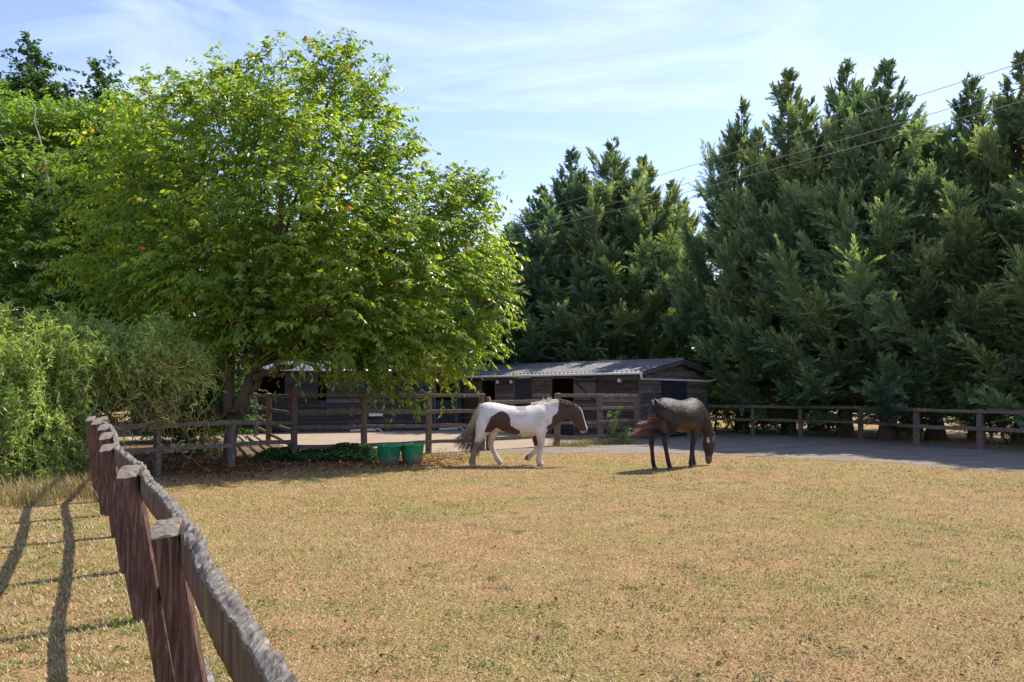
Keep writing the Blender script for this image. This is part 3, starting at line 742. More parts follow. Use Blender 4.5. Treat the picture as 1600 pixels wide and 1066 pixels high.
# ------------------------------------------------------------------ conifers
def conifer_mesh(seed, H=12.0, Rm=2.6, leaders=None, nb=230):
    r_ = np.random.default_rng(seed)
    leaders = leaders or [(0, 0, 1.3, H, 1.0)]
    Vs, Fs, Ts = [], [], []; off = 0
    tb = Tubes()
    dead = Tubes()
    for (lx, ly, z0, z1, rs) in leaders:
        main = rs >= 1
        bx, by = (0, 0) if main else (lx * .25, ly * .25)
        ax = bez((bx, by, -.1 if main else z0), (bx, by, z1 * .3), (lx, ly, z1 * .6), (lx + r_.normal(0, .12), ly, z1 - .15), 14)
        tb.add(ax, np.linspace(.26 if main else .09, .012, 14) * (1 + (np.arange(14) == 0) * .5), 8)
        n_ = int(nb * (1 if main else   .26 * (z1 - z0) / 5))
        u = r_.random(n_) ** 1.05
        z = z0 + (z1 - z0) * u
        hh = u
        if main:
            prof = np.interp(hh, [0, .12, .35, .6, .8, .93, 1], [.95, 1, .84, .54, .26, .10, .015])
        else:
            prof = np.interp(hh, [0, .3, .7, 1], [.40, .34, .17, .02])
        Lb = Rm * prof * (.50 + .75 * r_.random(n_) + .45 * (r_.random(n_) < .12)) * (1 if main else .85)
        az = np.arange(n_) * 2.399963 + r_.normal(0, .4, n_)
        el = np.interp(hh, [0, .25, .6, 1], [R(-6), R(8), R(30), R(44)]) + r_.normal(0, R(9), n_)
        axz = ax[:, 2]
        o = np.stack([np.interp(z, axz, ax[:, 0]), np.interp(z, axz, ax[:, 1]), z], 1)
        o[:, 2] -= Lb * np.sin(el) * .4 * (hh > .15)
        d = np.stack([np.cos(az) * np.cos(el), np.sin(az) * np.cos(el), np.sin(el)], 1)
        tb_br = r_.random(n_)
        for i in range(n_):
            Li = Lb[i]
            k = int(7 + Li * 9)
            s = .36 + .64 * np.sqrt(r_.random(k)); s[0] = 1.0; s[1] = .96
            up = .22 * Li
            def cur(q): 
                return o[i] + d[i] * (q * Li)[:, None] + np.array((0, 0, 1.)) * (up * (q ** 2.2) - .10 * Li * np.sin(q * 3.14))[:, None]
            pos = cur(s)
            tg = unit(cur(s + .02) - pos)
            # side direction
            sd = unit(np.cross(tg, np.array((0, 0, 1.0))))
            yaw = r_.normal(0, 1, k) * .75; yaw[0] = 0; yaw[1] = .3
            pd = unit(tg * np.cos(yaw)[:, None] + sd * np.sin(yaw)[:, None] + np.array((0, 0, 1.)) * (.12 + r_.normal(0, .28, k))[:, None])
            pos = pos + r_.normal(0, .07, (k, 3)) * (1 - s * .7)[:, None]
            pl = (.42 + .38 * r_.random(k)) * np.interp(Li, [0, .4, 1.5, 3], [.30, .5, 1.0, 1.25])
            # leaflets of every plume
            m_ = 14
            q = np.linspace(.06, 1.0, m_)
            ap = pos[:, None, :] + pd[:, None, :] * (pl[:, None] * q)[..., None]
            ap[..., 2] -= (.10 * pl)[:, None] * q ** 2
            ps = unit(np.cross(pd, np.array((0, 0, 1.0)) + r_.normal(0, .55, (k, 3))))
            for sg in (1, -1):
                ang = R(42) - R(22) * q
                ld = unit(pd[:, None, :] * np.cos(ang)[None, :, None] + ps[:, None, :] * (np.sin(ang) * sg)[None, :, None] + r_.normal(0, .16, (k, m_, 3)))
                ll = pl[:, None] * (.40 - .25 * q)[None, :] * (.7 + .6 * r_.random((k, m_)))
                nrm = unit(np.cross(ld, r_.normal(0, 1, (k, m_, 3)) * .5 + np.cross(pd, ps)[:, None, :]))
                wdt = (.015 + .013 * r_.random((k, m_)))
                v0 = ap - nrm * (wdt * .3)[..., None]
                v1 = ap + ld * (ll * .45)[..., None] + nrm * wdt[..., None]
                v2 = ap + ld * ll[..., None]
                v3 = ap + ld * (ll * .35)[..., None] - nrm * wdt[..., None]
                V = np.stack([v0, v3, v2, v1], 2).reshape(-1, 3)
                nq = len(V) // 4
                Vs.append(V); Fs.append(np.arange(nq * 4).reshape(-1, 4) + off); off += len(V)
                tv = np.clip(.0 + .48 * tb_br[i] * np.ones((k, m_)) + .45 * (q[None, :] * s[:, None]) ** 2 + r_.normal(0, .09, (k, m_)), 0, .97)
                Ts.append(np.repeat(tv.ravel(), 4))
            if i % 2 == 0 and Li > .5:
                qq = np.linspace(0, .9, 6)
                tb.add(cur(qq), np.linspace(.035 + .008 * Li, .008, 6), 4)
        if main:
            for _ in range(150):      # dead inner twigs low down
                zz = .7 + 2.6 * r_.random(); a = r_.random() * 6.28
                ln = .8 + 1.5 * r_.random()
                e = np.array((math.cos(a) * ln, math.sin(a) * ln, zz + r_.normal(-.15, .25)))
                pts = np.array([(0, 0, zz), e * .5 + np.array((0, 0, zz * .5)) + r_.normal(0, .08, 3), e]); pts[:, 2] = np.maximum(pts[:, 2], .05)
                dead.add(pts, [.018, .012, .004], 4)
                for _k in range(4):
                    b0 = pts[1] + (pts[2] - pts[1]) * r_.random(); dead.add(np.array([b0, b0 + r_.normal(0, .22, 3) * np.array((1, 1, .8))]), [.007, .003], 3)
    return (np.concatenate(Vs), np.concatenate(Fs), np.concatenate(Ts)), tb, dead

def make_conifer(seed, **kw):
    root = empty('leyland_cypress')
    (V, Fc, T), tb, dead = conifer_mesh(seed, **kw)
    tb.build('trunk', M['con_bark'], root)
    dead.build('dead_twigs', M['dead_twig'], root)
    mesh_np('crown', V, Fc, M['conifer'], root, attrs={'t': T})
    return root
protos = [
    make_conifer(1, H=12, Rm=3.5, nb=205, leaders=[(0, 0, 1.0, 12, 1), (.8, -.5, 5, 10.9, .5), (-1.0, .1, 4.5, 10.0, .5), (.2, -1.2, 4, 9.0, .5), (1.7, .1, 3, 8.2, .5)]),
    make_conifer(2, H=12, Rm=3.2, nb=195, leaders=[(0, 0, 1.0, 12, 1), (-.8, -.6, 5, 11.2, .5), (1.1, -.2, 5, 10.2, .5), (-1.5, -.5, 3, 8.0, .5)]),
    make_conifer(3, H=12, Rm=3.8, nb=220, leaders=[(0, 0, 1.1, 12, 1), (1.2, -.3, 4, 9.6, .5), (-1.3, -.6, 4, 10.2, .5), (0.1, 1.2, 4, 10, .5), (-.3, -1.7, 3, 7.8, .5)]),
]
def copy_tree(o, parent=None):
    c = o.copy(); SC.collection.objects.link(c); c.parent = parent
    for ch in list(o.children): copy_tree(ch, c)
    return c
# (px of trunk, depth, row of top, variant, rotation, width scale, label)
CON = [
    (846, 34.5, 292, 1, 0.5, 1.0, 'lower leyland cypress at the left end of the row behind the stable'),
    (893, 35.5, 236, 0, 2.2, 1.0, 'cypress with a forked tip behind the stable roof, left of the central spire'),
    (950, 35.5, 222, 2, 5.7, 1.0, 'tallest pointed cypress of the group behind the stable'),
    (1002, 35.0, 245, 1, 1.2, 1.0, 'cypress behind the stable gable, right of the central spire'),
    (1052, 37.5, 285, 0, 3.4, .9, 'small ragged cypress in the gap between the two clumps'),
    (790, 37.5, 350, 2, .3, 1.0, 'short cypress half hidden by the right side of the cherry'),
    (735, 39.0, 375, 0, 5.3, 1.0, 'dark cypress seen through the right edge of the cherry'),
    (664, 41.0, 360, 1, 2.7, 1.1, 'dark conifer glimpsed through the right half of the cherry crown'),
    (580, 42.0, 340, 2, 1.7, 1.2, 'dark conifer glimpsed through the middle of the cherry crown'),
    (490, 42.0, 330, 0, .7, 1.2, 'dark conifer glimpsed through the cherry above its trunk'),
    (395, 41.0, 330, 1, 4.7, 1.2, 'dark conifer glimpsed left of the cherry trunk'),
    (1158, 31.0, 160, 0, .6, .85, 'cypress starting the right hand clump, above the stable gable end'),
    (1232, 29.0, 108, 1, 2.9, .9, 'tall cypress with a slim twin tip, second in the right clump'),
    (1320, 27.2, 96, 2, .9, .9, 'cypress with a bent top near the middle of the right clump'),
    (1388, 25.5, 100, 0, 4.6, .95, 'broad pointed cypress behind the three pale fence posts'),
    (1462, 25.5, 205, 1, 5.2, .95, 'lower cypress under the power lines in the right clump'),
    (1526, 25.0, 118, 2, 2.0, .8, 'slim cypress spire close to the right edge, under the upper wire'),
    (1598, 23.2, 82, 0, 1.7, .9, 'cypress cut by the right edge of the view'),
    (1690, 21.8, 60, 1, 3.9, .95, 'cypress just outside the right edge of the view'),
    (1800, 20, 20, 2, 1.0, .9, 'cypress outside the right edge shading the track'),
    (1275, 30.8, 230, 2, 3.0, 1.0, 'cypress in the second row seen between the right hand spires'),
    (1425, 29.5, 190, 1, .2, 1.0, 'cypress in the second row behind the fence post gap'),
]
used = set()
for (px, Yd, top, v, rz, ws, lab) in CON:
    t = protos[v] if v not in used else copy_tree(protos[v]); used.add(v)
    q = P(px, top, Yd); sc = q[2] / 12.0
    t.location = (q[0], q[1], 0); t.rotation_euler = (0, 0, rz); t.scale = (ws, ws, sc)
    tag(t, lab, 'conifer tree', 'leyland cypresses behind the paddock')

# bright bush right of the stable, hedge bits behind fence
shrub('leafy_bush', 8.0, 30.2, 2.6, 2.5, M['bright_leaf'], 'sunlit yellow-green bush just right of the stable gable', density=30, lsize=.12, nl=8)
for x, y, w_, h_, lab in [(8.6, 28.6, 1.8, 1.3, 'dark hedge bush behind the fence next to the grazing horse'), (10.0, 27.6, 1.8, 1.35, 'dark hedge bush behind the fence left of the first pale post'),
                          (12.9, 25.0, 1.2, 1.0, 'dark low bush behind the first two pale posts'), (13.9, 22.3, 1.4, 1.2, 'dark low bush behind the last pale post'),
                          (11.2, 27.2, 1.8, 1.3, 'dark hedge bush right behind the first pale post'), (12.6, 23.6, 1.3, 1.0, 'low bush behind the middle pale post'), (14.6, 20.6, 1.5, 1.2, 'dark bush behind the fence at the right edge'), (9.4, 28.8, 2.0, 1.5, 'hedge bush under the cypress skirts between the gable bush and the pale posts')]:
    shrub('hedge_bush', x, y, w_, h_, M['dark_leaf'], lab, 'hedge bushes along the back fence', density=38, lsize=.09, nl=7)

# distant hedgerow closing the view
def far_hedge():
    Vs = []; T = []
    n = 26000
    a = rng.uniform(-.95, .95, n); Y = rng.uniform(75, 84, n); X = np.tan(a) * Y
    top = 5.5 + 2.0 * np.sin(X * .21) + 1.3 * np.sin(X * .63 + 1) + 1.0 * np.sin(X * 1.7)
    Z = top * rng.random(n) ** .7
    D = unit(rng.normal(0, 1, (n, 3))); S = unit(np.cross(D, rng.normal(0, 1, (n, 3))))
    Ln = .7 + .6 * rng.random(n)
    V, Fc, t = leaf_tris(np.stack([X, Y, Z], 1), D, S, Ln, Ln * .6, .1, rng.random(n))
    tag(mesh_np('distant_woodland', V, Fc, M['dark_leaf'], attrs={'t': t}), 'far hedgerow glimpsed under and between the trees', 'woodland', kind='stuff')
far_hedge()

# ------------------------------------------------------------------ fences
def plank(mb, a, b, hz, th, m=0, seg=6, wob=.006, seed=0):
    """a rough rail from a to b; hz = depth (vertical), th = thickness"""
    a = np.array(a, float); b = np.array(b, float)
    d = unit(b - a); s = unit(np.cross(d, (0, 0, 1))); u = np.cross(s, d)
    n = seg + 1
    vs = []
    for i in range(n):
        t = i / seg; c = a + (b - a) * t
        j = noise.noise_vector(Vector((t * seg * .7, seed * 3.1, a[0]))) * wob
        c = c + np.array(j)
        hh = hz * (1 + .12 * noise.noise(Vector((t * 5, seed, 2.0)))) / 2; tt = th / 2
        bv = .15 * th
        for (ds, du) in ((-tt, -hh + bv), (-tt + bv, -hh), (tt - bv, -hh), (tt, -hh + bv), (tt, hh - bv), (tt - bv, hh), (-tt + bv, hh), (-tt, hh - bv)):
            vs.append(c + s * ds + u * du)
    fs = []
    for i in range(seg):
        for k in range(8):
            k2 = (k + 1) % 8
            fs.append((i * 8 + k, i * 8 + k2, (i + 1) * 8 + k2, (i + 1) * 8 + k))
    fs.append(tuple(range(8))[::-1]); fs.append(tuple(seg * 8 + k for k in range(8)))
    mb.add(vs, fs, m)
def fence_run(name, label, posts, rails, mat, psize=.11, rail_h=.09, rail_t=.045, side=-1, group=None, post_top=None, rail_mat=None, skip=()):
    """posts: [(x,y,height)], rails: per post list of heights"""
    p0 = posts[0]
    root = empty(name, (p0[0], p0[1], 0)); tag(root, label, 'fence', group)
    o = np.array((p0[0], p0[1], 0))
    P3 = [np.array((x, y, 0)) - o for x, y, h_ in posts]
    for i, (x, y, h_) in enumerate(posts):
        if i in skip: continue
        mb = MB(); c = P3[i]
        d = unit((P3[min(i + 1, len(P3) - 1)] - P3[max(i - 1, 0)]))
        ang = math.atan2(d[1], d[0]); lean = Vector((random.uniform(-.02, .02), random.uniform(-.02, .02), 1))
        hs = psize / 2
        Mx = Matrix.Translation(Vector(c)) @ Matrix.Rotation(ang, 4, 'Z')
        b_ = .008
        ring = [(-hs, -hs + b_), (-hs + b_, -hs), (hs - b_, -hs), (hs, -hs + b_), (hs, hs - b_), (hs - b_, hs), (-hs + b_, hs), (-hs, hs - b_)]
        vs = []
        lv = [-.15, h_ * .3, h_ * .65, h_ - .012, h_]
        for z in lv:
            kk = 1.0 if z < h_ else .8
            ox = noise.noise(Vector((x, y, z * 2))) * .008
            for (qx, qy) in ring: vs.append(Mx @ Vector((qx * kk + ox + lean.x * z, qy * kk + lean.y * z, z + (qx * .12 if z >= h_ else 0))))
        fs = [(a * 8 + k, a * 8 + (k + 1) % 8, (a + 1) * 8 + (k + 1) % 8, (a + 1) * 8 + k) for a in range(4) for k in range(8)]
        fs.append(tuple(32 + k for k in range(8)))
        mb.add(vs, fs)
        mb.build('post', mat, root)
    for i in range(len(posts) - 1):
        a, b = P3[i], P3[i + 1]
        d = unit(b - a); nn = np.array((-d[1], d[0], 0)) * side
        offn = nn * (psize / 2 + rail_t / 2 - .004)
        for k, (za, zb) in enumerate(zip(rails[i][1] if isinstance(rails[i], tuple) else rails[i], rails[i + 1][0] if isinstance(rails[i + 1], tuple) else rails[i + 1])):
            mb = MB(); e = d * .045
            kk = .0 if i % 2 == 0 else .003
            plank(mb, a + offn * (1 + kk) - e + np.array((0, 0, za)), b + offn * (1 + kk) + e + np.array((0, 0, zb + .01 * random.uniform(-1, 1))), rail_h * random.uniform(.9, 1.1), rail_t, seed=i * 7 + k, wob=.02)
            mb.build('rail', rail_mat or mat, root)
    return root

R4 = [1.46, 1.07, .71, .26]
fence_run('paddock_fence', 'brown four-rail fence between the cherry tree and the gate, behind the green tubs',
          [(-4.99, 17.6, 1.66), (-3.55, 18.45, 1.55), (-2.1, 19.3, 1.55), (-.78, 20.1, 1.50)],
          [[1.475, 1.095, .73, .29], R4, [1.45, 1.05, .70, .29], [1.44, 1.04, .68, .28]], M['fence'], psize=.125)
fence_run('paddock_fence', 'low two-rail fence running under the willow to the cherry tree',
          [(-6.9, 13.1, 1.0), (-6.57, 14.2, .97), (-5.7, 15.6, .98), (-5.04, 17.5, .9)],
          [[.93, .52], [.92, .50], [.92, .47], [.83, .41]], M['fence_pale'], psize=.105, skip=(3,))
fence_run('yard_fence', 'short side fence leading back from the cherry tree to the stables',
          [(-5.08, 17.78, 1.3), (-7.3, 23.0, 1.5), (-9.0, 27.0, 1.5)], [[1.44, 1.02, .6, .25], [1.42, 1.0, .6, .25], [1.42, 1.0, .6, .25]], M['fence'], psize=.14, skip=(0,))
fence_run('paddock_fence', 'four-rail fence between the gate and the stable corner',
          [(1.28, 21.9, 1.50), (2.65, 23.0, 1.48), (4.0, 24.55, 1.45)], [[1.44, 1.05, .65, .24], [1.43, 1.05, .65, .21], [1.43, 1.04, .65, .2]], M['fence'], psize=.14)
fence_run('back_fence', 'long two-rail fence along the foot of the conifers with pale posts',
          [(7.2, 28.2, 1.08), (8.6, 27.4, 1.08), (10.0, 26.6, 1.08), (11.4, 25.1, 1.08), (11.68, 22.2, 1.08), (12.62, 20.7, 1.08), (13.3, 19.0, 1.08), (14.6, 16.6, 1.08)],
          [[1.02, .55]] * 8, M['fence'], psize=.13, rail_h=.10)

# gate between the fence runs
def gate():
    root = empty('field_gate', (-.6, 20.2, 0)); tag(root, 'wooden bar gate in the paddock fence behind the pied horse', 'gate')
    o = np.array((-.6, 20.2, 0))
    a = np.array((-.58, 20.25, 0)) - o; b = np.array((1.15, 21.75, 0)) - o
    for k, z in enumerate((1.27, .95, .62, .30)):
        mb = MB(); plank(mb, a + np.array((0, 0, z)), b + np.array((0, 0, z)), .10, .04, seed=k, wob=.01); mb.build('bar', M['fence_pale'], root)
    for q in (.02, .5, .98):
        mb = MB(); c = a + (b - a) * q + np.array((.03, -.04, 0)); plank(mb, c + np.array((0, 0, .2)), c + np.array((0, 0, 1.36)), .08, .035, seed=9); mb.build('upright', M['fence_pale'], root)
    mb = MB(); plank(mb, a + np.array((-.02, .04, .32)), b + np.array((-.02, .04, 1.25)), .08, .03, seed=5); mb.build('brace', M['fence_pale'], root)
    mb = MB(); mb.tube([(-.02, .0, -.1), (-.02, .0, .8), (-.02, 0, 1.38), (-.02, 0, 1.42)], [.07, .068, .065, .03], 12); mb.build('post', M['fence'], root)
gate()

# ------------------------------------------------------------------ foreground fence
def fg_fence():
    root = empty('foreground_fence', (-.96, 2.13, 0))
    tag(root, 'leaning red-brown post and rail fence with chewed grey top rail in the foreground', 'fence')
    o = np.array((-.96, 2.13, 0))
    tops = [(P(259, 826, 2.13), .185, .073), (P(200, 740, 3.63), .205, .09), (P(167, 700, 5.19), .215, .08), (P(166, 683, 6.6), .17, .10), (P(162, 668, 8.2), .14, .105), (P(151, 660, 9.6), .11, .11), (P(142, 655, 10.8), .11, .11), ]
    d = unit(np.array((-.567, 1.0, 0)))
    tops = [(np.array((-.125, .55, 1.17)), .18, .085)] + [(t, l, s) for t, l, s in tops] + [(np.array((-6.45, 12.1, 1.12)), .1, .12)]
    nrm = np.array((d[1], -d[0], 0))      # right of fence (paddock side)
    ang = math.atan2(d[1], d[0]) - R(16)
    for i, (t, lean, s) in enumerate(tops):
        t = t.copy()
        H = t[2]
        if i > 0 and i < 8: H = 1.17; t[2] = H
        t = t - o
        foot = t + np.array((lean * H, 0, -H - .1))
        hs = s / 2
        nz_ = 26
        ring = []
        m_ = 5
        cs = [(-1, -1), (1, -1), (1, 1), (-1, 1)]
        for k in range(4):
            a = np.array(cs[k], float); b = np.array(cs[(k + 1) % 4], float)
            for j in range(m_):
                q = a + (b - a) * j / m_
                if j == 0: q = q * .93
                ring.append(q * hs)
        nr = len(ring)
        ca, sa = math.cos(ang), math.sin(ang)
        vs = []
        for z in range(nz_ + 1):
            f = z / nz_
            c = foot + (t - foot) * f
            for (qx, qy) in ring:
                x = qx * ca - qy * sa; y = qx * sa + qy * ca
                nn = noise.noise(Vector((x * 25 + i * 5, y * 25, c[2] * 4))) * .004
                vs.append((c[0] + x * (1 + nn * 12), c[1] + y * (1 + nn * 12), c[2] + (0 if z < nz_ else y * .55 + noise.noise(Vector((x * 30, y * 30, i))) * .004)))
        fs = [(a * nr + k, a * nr + (k + 1) % nr, (a + 1) * nr + (k + 1) % nr, (a + 1) * nr + k) for a in range(nz_) for k in range(nr)]
        mb = MB(); mb.add(vs, fs, 0)
        # top cap: weathered end grain, slight bevel
        b0 = nz_ * nr
        capv = []
        for k in range(nr):
            x, y, z = vs[b0 + k]; cx, cy = t[0], t[1]
            capv.append((x, y, z)); 
        inner = [(t[0] + (x - t[0]) * .93, t[1] + (y - t[1]) * .93, z + .003 + .006 * noise.noise(Vector((x * 40, y * 40, 3)))) for x, y, z in capv]
        mb.add(capv + inner + [(t[0], t[1], t[2] + .008)], [(k, (k + 1) % nr, nr + (k + 1) % nr, nr + k) for k in range(nr)] + [(nr + k, nr + (k + 1) % nr, 2 * nr) for k in range(nr)], 1)
        mb.build('post', [M['post_red'], M['post_top']], root)
    # rails (top = chewed, lower = plain), each spanning to the next post
    def rough_rail(a, b, hz, th, chew, seed, name='rail', n=110):
        L_ = np.linalg.norm(b - a); dd = unit(b - a); ss = unit(np.cross(dd, (0, 0, 1))); uu = np.cross(ss, dd)
        n = max(40, int(L_ / .012)); n = min(n, 200)
        prof = []
        top_n = 9
        # profile going round: left side up, top across, right side down, bottom
        for z in (-.5, -.25, 0, .25, .42): prof.append((-.5, z, 0))
        for q in np.linspace(-.5, .5, top_n): prof.append((q, .5, 1))
        for z in (.42, .25, 0, -.25, -.5): prof.append((.5, z, 0))
        prof.append((0, -.5, 0))
        npf = len(prof); vs = []
        for i in range(n + 1):
            f = i / n; c = a + (b - a) * f; s_ = f * L_
            env = .35 + .65 * abs(noise.noise(Vector((s_ * 2.2, seed * 7.7, 0))) * 2)
            endf = min(1, (min(f, 1 - f) * L_) / .04 + .55)
            for (qx, qz, istop) in prof:
                hgt = qz * hz; wd = qx * th
                j1 = noise.noise(Vector((s_ * 16, qx * 2.2, seed * 3.3)))
                j2 = noise.noise(Vector((s_ * 45, qx * 5, seed * 3.3 + 9)))
                j3 = noise.noise(Vector((s_ * 5.5, qx * .6, seed * 3.3 + 20)))
                if istop or qz > .4:
                    hgt += chew * env * (j1 * .9 + j2 * .45 + j3 * .8) - chew * .5 * abs(qx) * 1.2
                    wd *= 1 + chew * 5 * j1
                wob = noise.noise(Vector((s_ * 1.3, seed * 2.2, 50))) * .012
                wd += .003 * j2
                p_ = c + ss * (wd * endf + wob) + uu * (hgt * (endf if qz > 0 else 1))
                vs.append(p_)
        fs = []; ms = []
        for i in range(n):
            for k in range(npf):
                k2 = (k + 1) % npf
                fs.append((i * npf + k, (i + 1) * npf + k, (i + 1) * npf + k2, i * npf + k2))
                ms.append(1 if 4 <= k <= 4 + top_n - 1 else 0)
        mb = MB()
        mb.add(vs, fs, 0, False); mb.m = ms
        mb.add([vs[k] for k in range(npf)], [tuple(range(npf))], 1); mb.add([vs[n * npf + k] for k in range(npf)], [tuple(range(npf))[::-1]], 1)
        ob = mb.build(name, [M['rail_side'], M['rail_grey']], root)
        ob.data.polygons.foreach_set('use_smooth', [True] * len(ob.data.polygons))
        return ob
    tp = []
    for i, (t, lean, s) in enumerate(tops):
        t = t.copy()
        if i > 0 and i < 8: t[2] = 1.17
        tp.append((t - o, lean, s))
    start = tp[0][0] - (tp[1][0] - tp[0][0]) * .5
    pts = [(start, .18, .105)] + tp
    for lvl, zz in enumerate((-.045, -.56)):
        for i in range(len(pts) - 1):
            (a, la, sa_), (b, lb, sb_) = pts[i], pts[i + 1]
            oa = nrm * (sa_ / 2 + .014) ; ob_ = nrm * (sb_ / 2 + .014)
            a2 = a + oa + np.array((la * -zz, 0, zz)); b2 = b + ob_ + np.array((lb * -zz, 0, zz))
            dd = unit(b2 - a2)
            if lvl == 0: a2 = a2 + np.array((0, 0, .012 * random.uniform(-1, 1)))
            rough_rail(a2 + dd * .004, b2 - dd * .004, .105 if lvl == 0 else .09, .036 if lvl == 0 else .03, .024 if lvl == 0 else .004, i + lvl * 20 + 1, 'top_rail' if lvl == 0 else 'lower_rail')
fg_fence()

# ------------------------------------------------------------------ stable block
def clad(mb, p0, ux, n_out, length, z0, z1, holes=(), bh=.15, m=0, topf=None, seed=0):
    """weatherboards: each board tilted, lower edge proud. holes: (s0,s1,za,zb)"""
    p0 = np.array(p0, float); ux = np.array(ux, float); n_ = np.array(n_out, float)
    z = z0; k = 0
    while z < z1 - .01:
        zt = min(z + bh, z1)
        segs = [(0, length)]
        if topf is not None:
            a, b = topf(z + bh * .9)
            if b - a < .05: z += bh; k += 1; continue
            segs = [(a, b)]
        for (s0, s1, ha, hb) in holes:
            if zt > ha + .01 and z < hb - .01:
                ns = []
                for a, b in segs:
                    if s1 <= a or s0 >= b: ns.append((a, b))
                    else:
                        if s0 > a: ns.append((a, s0))
                        if s1 < b: ns.append((s1, b))
                segs = ns
        for a, b in segs:
            # break into boards
            cuts = [a]
            rr_ = random.Random(seed * 100 + k)
            c = a + rr_.uniform(1.2, 3.4)
            while c < b - .5: cuts.append(c); c += rr_.uniform(2.0, 3.6)
            cuts.append(b)
            for i in range(len(cuts) - 1):
                s0, s1 = cuts[i] + (.003 if i else 0), cuts[i + 1]
                w0 = .042 + rr_.uniform(-.003, .008); dz = rr_.uniform(-.008, .008)
                sg = max(1, int((s1 - s0) / .6)); vs = []
                for j in range(sg + 1):
                    s = s0 + (s1 - s0) * j / sg; wv = noise.noise(Vector((s * 1.3, z * 3, seed))) * .01
                    q = p0 + ux * s
                    vs += [q + n_ * w0 + np.array((0, 0, z + dz + wv)), q + n_ * .004 + np.array((0, 0, zt + .02)), q + np.array((0, 0, z + dz + wv))]
                fs = []
                for j in range(sg):
                    b0 = j * 3; b1 = b0 + 3
                    fs += [(b0, b1, b1 + 1, b0 + 1), (b0 + 2, b1 + 2, b1, b0)]
                mb.add(vs, fs, m)
        z += bh; k += 1
def corrugated(mb, a, b, c, d, waves, amp=.022, m=0, steps=8, rows=2):
    """a-b = eave line, d-c = ridge line"""
    a, b, c, d = [np.array(q, float) for q in (a, b, c, d)]
    nrm = unit(np.cross(b - a, d - a)); nrm = nrm if nrm[2] > 0 else -nrm
    n = waves * steps; vs = []
    for r in range(rows + 1):
        f = r / rows
        for i in range(n + 1):
            t = i / n
            q = (a + (b - a) * t) * (1 - f) + (d + (c - d) * t) * f
            vs.append(q + nrm * (amp * math.sin(t * waves * 2 * math.pi) + .012 * noise.noise(Vector((t * 7, f * 3, amp)))))
    fs = [(r * (n + 1) + i, r * (n + 1) + i + 1, (r + 1) * (n + 1) + i + 1, (r + 1) * (n + 1) + i) for r in range(rows) for i in range(n)]
    mb.add(vs, fs, m, True)
    # underside edge thickness
    vs2 = [v - nrm * .008 for v in vs]
    mb.add(vs2, [f[::-1] for f in fs], m, True)

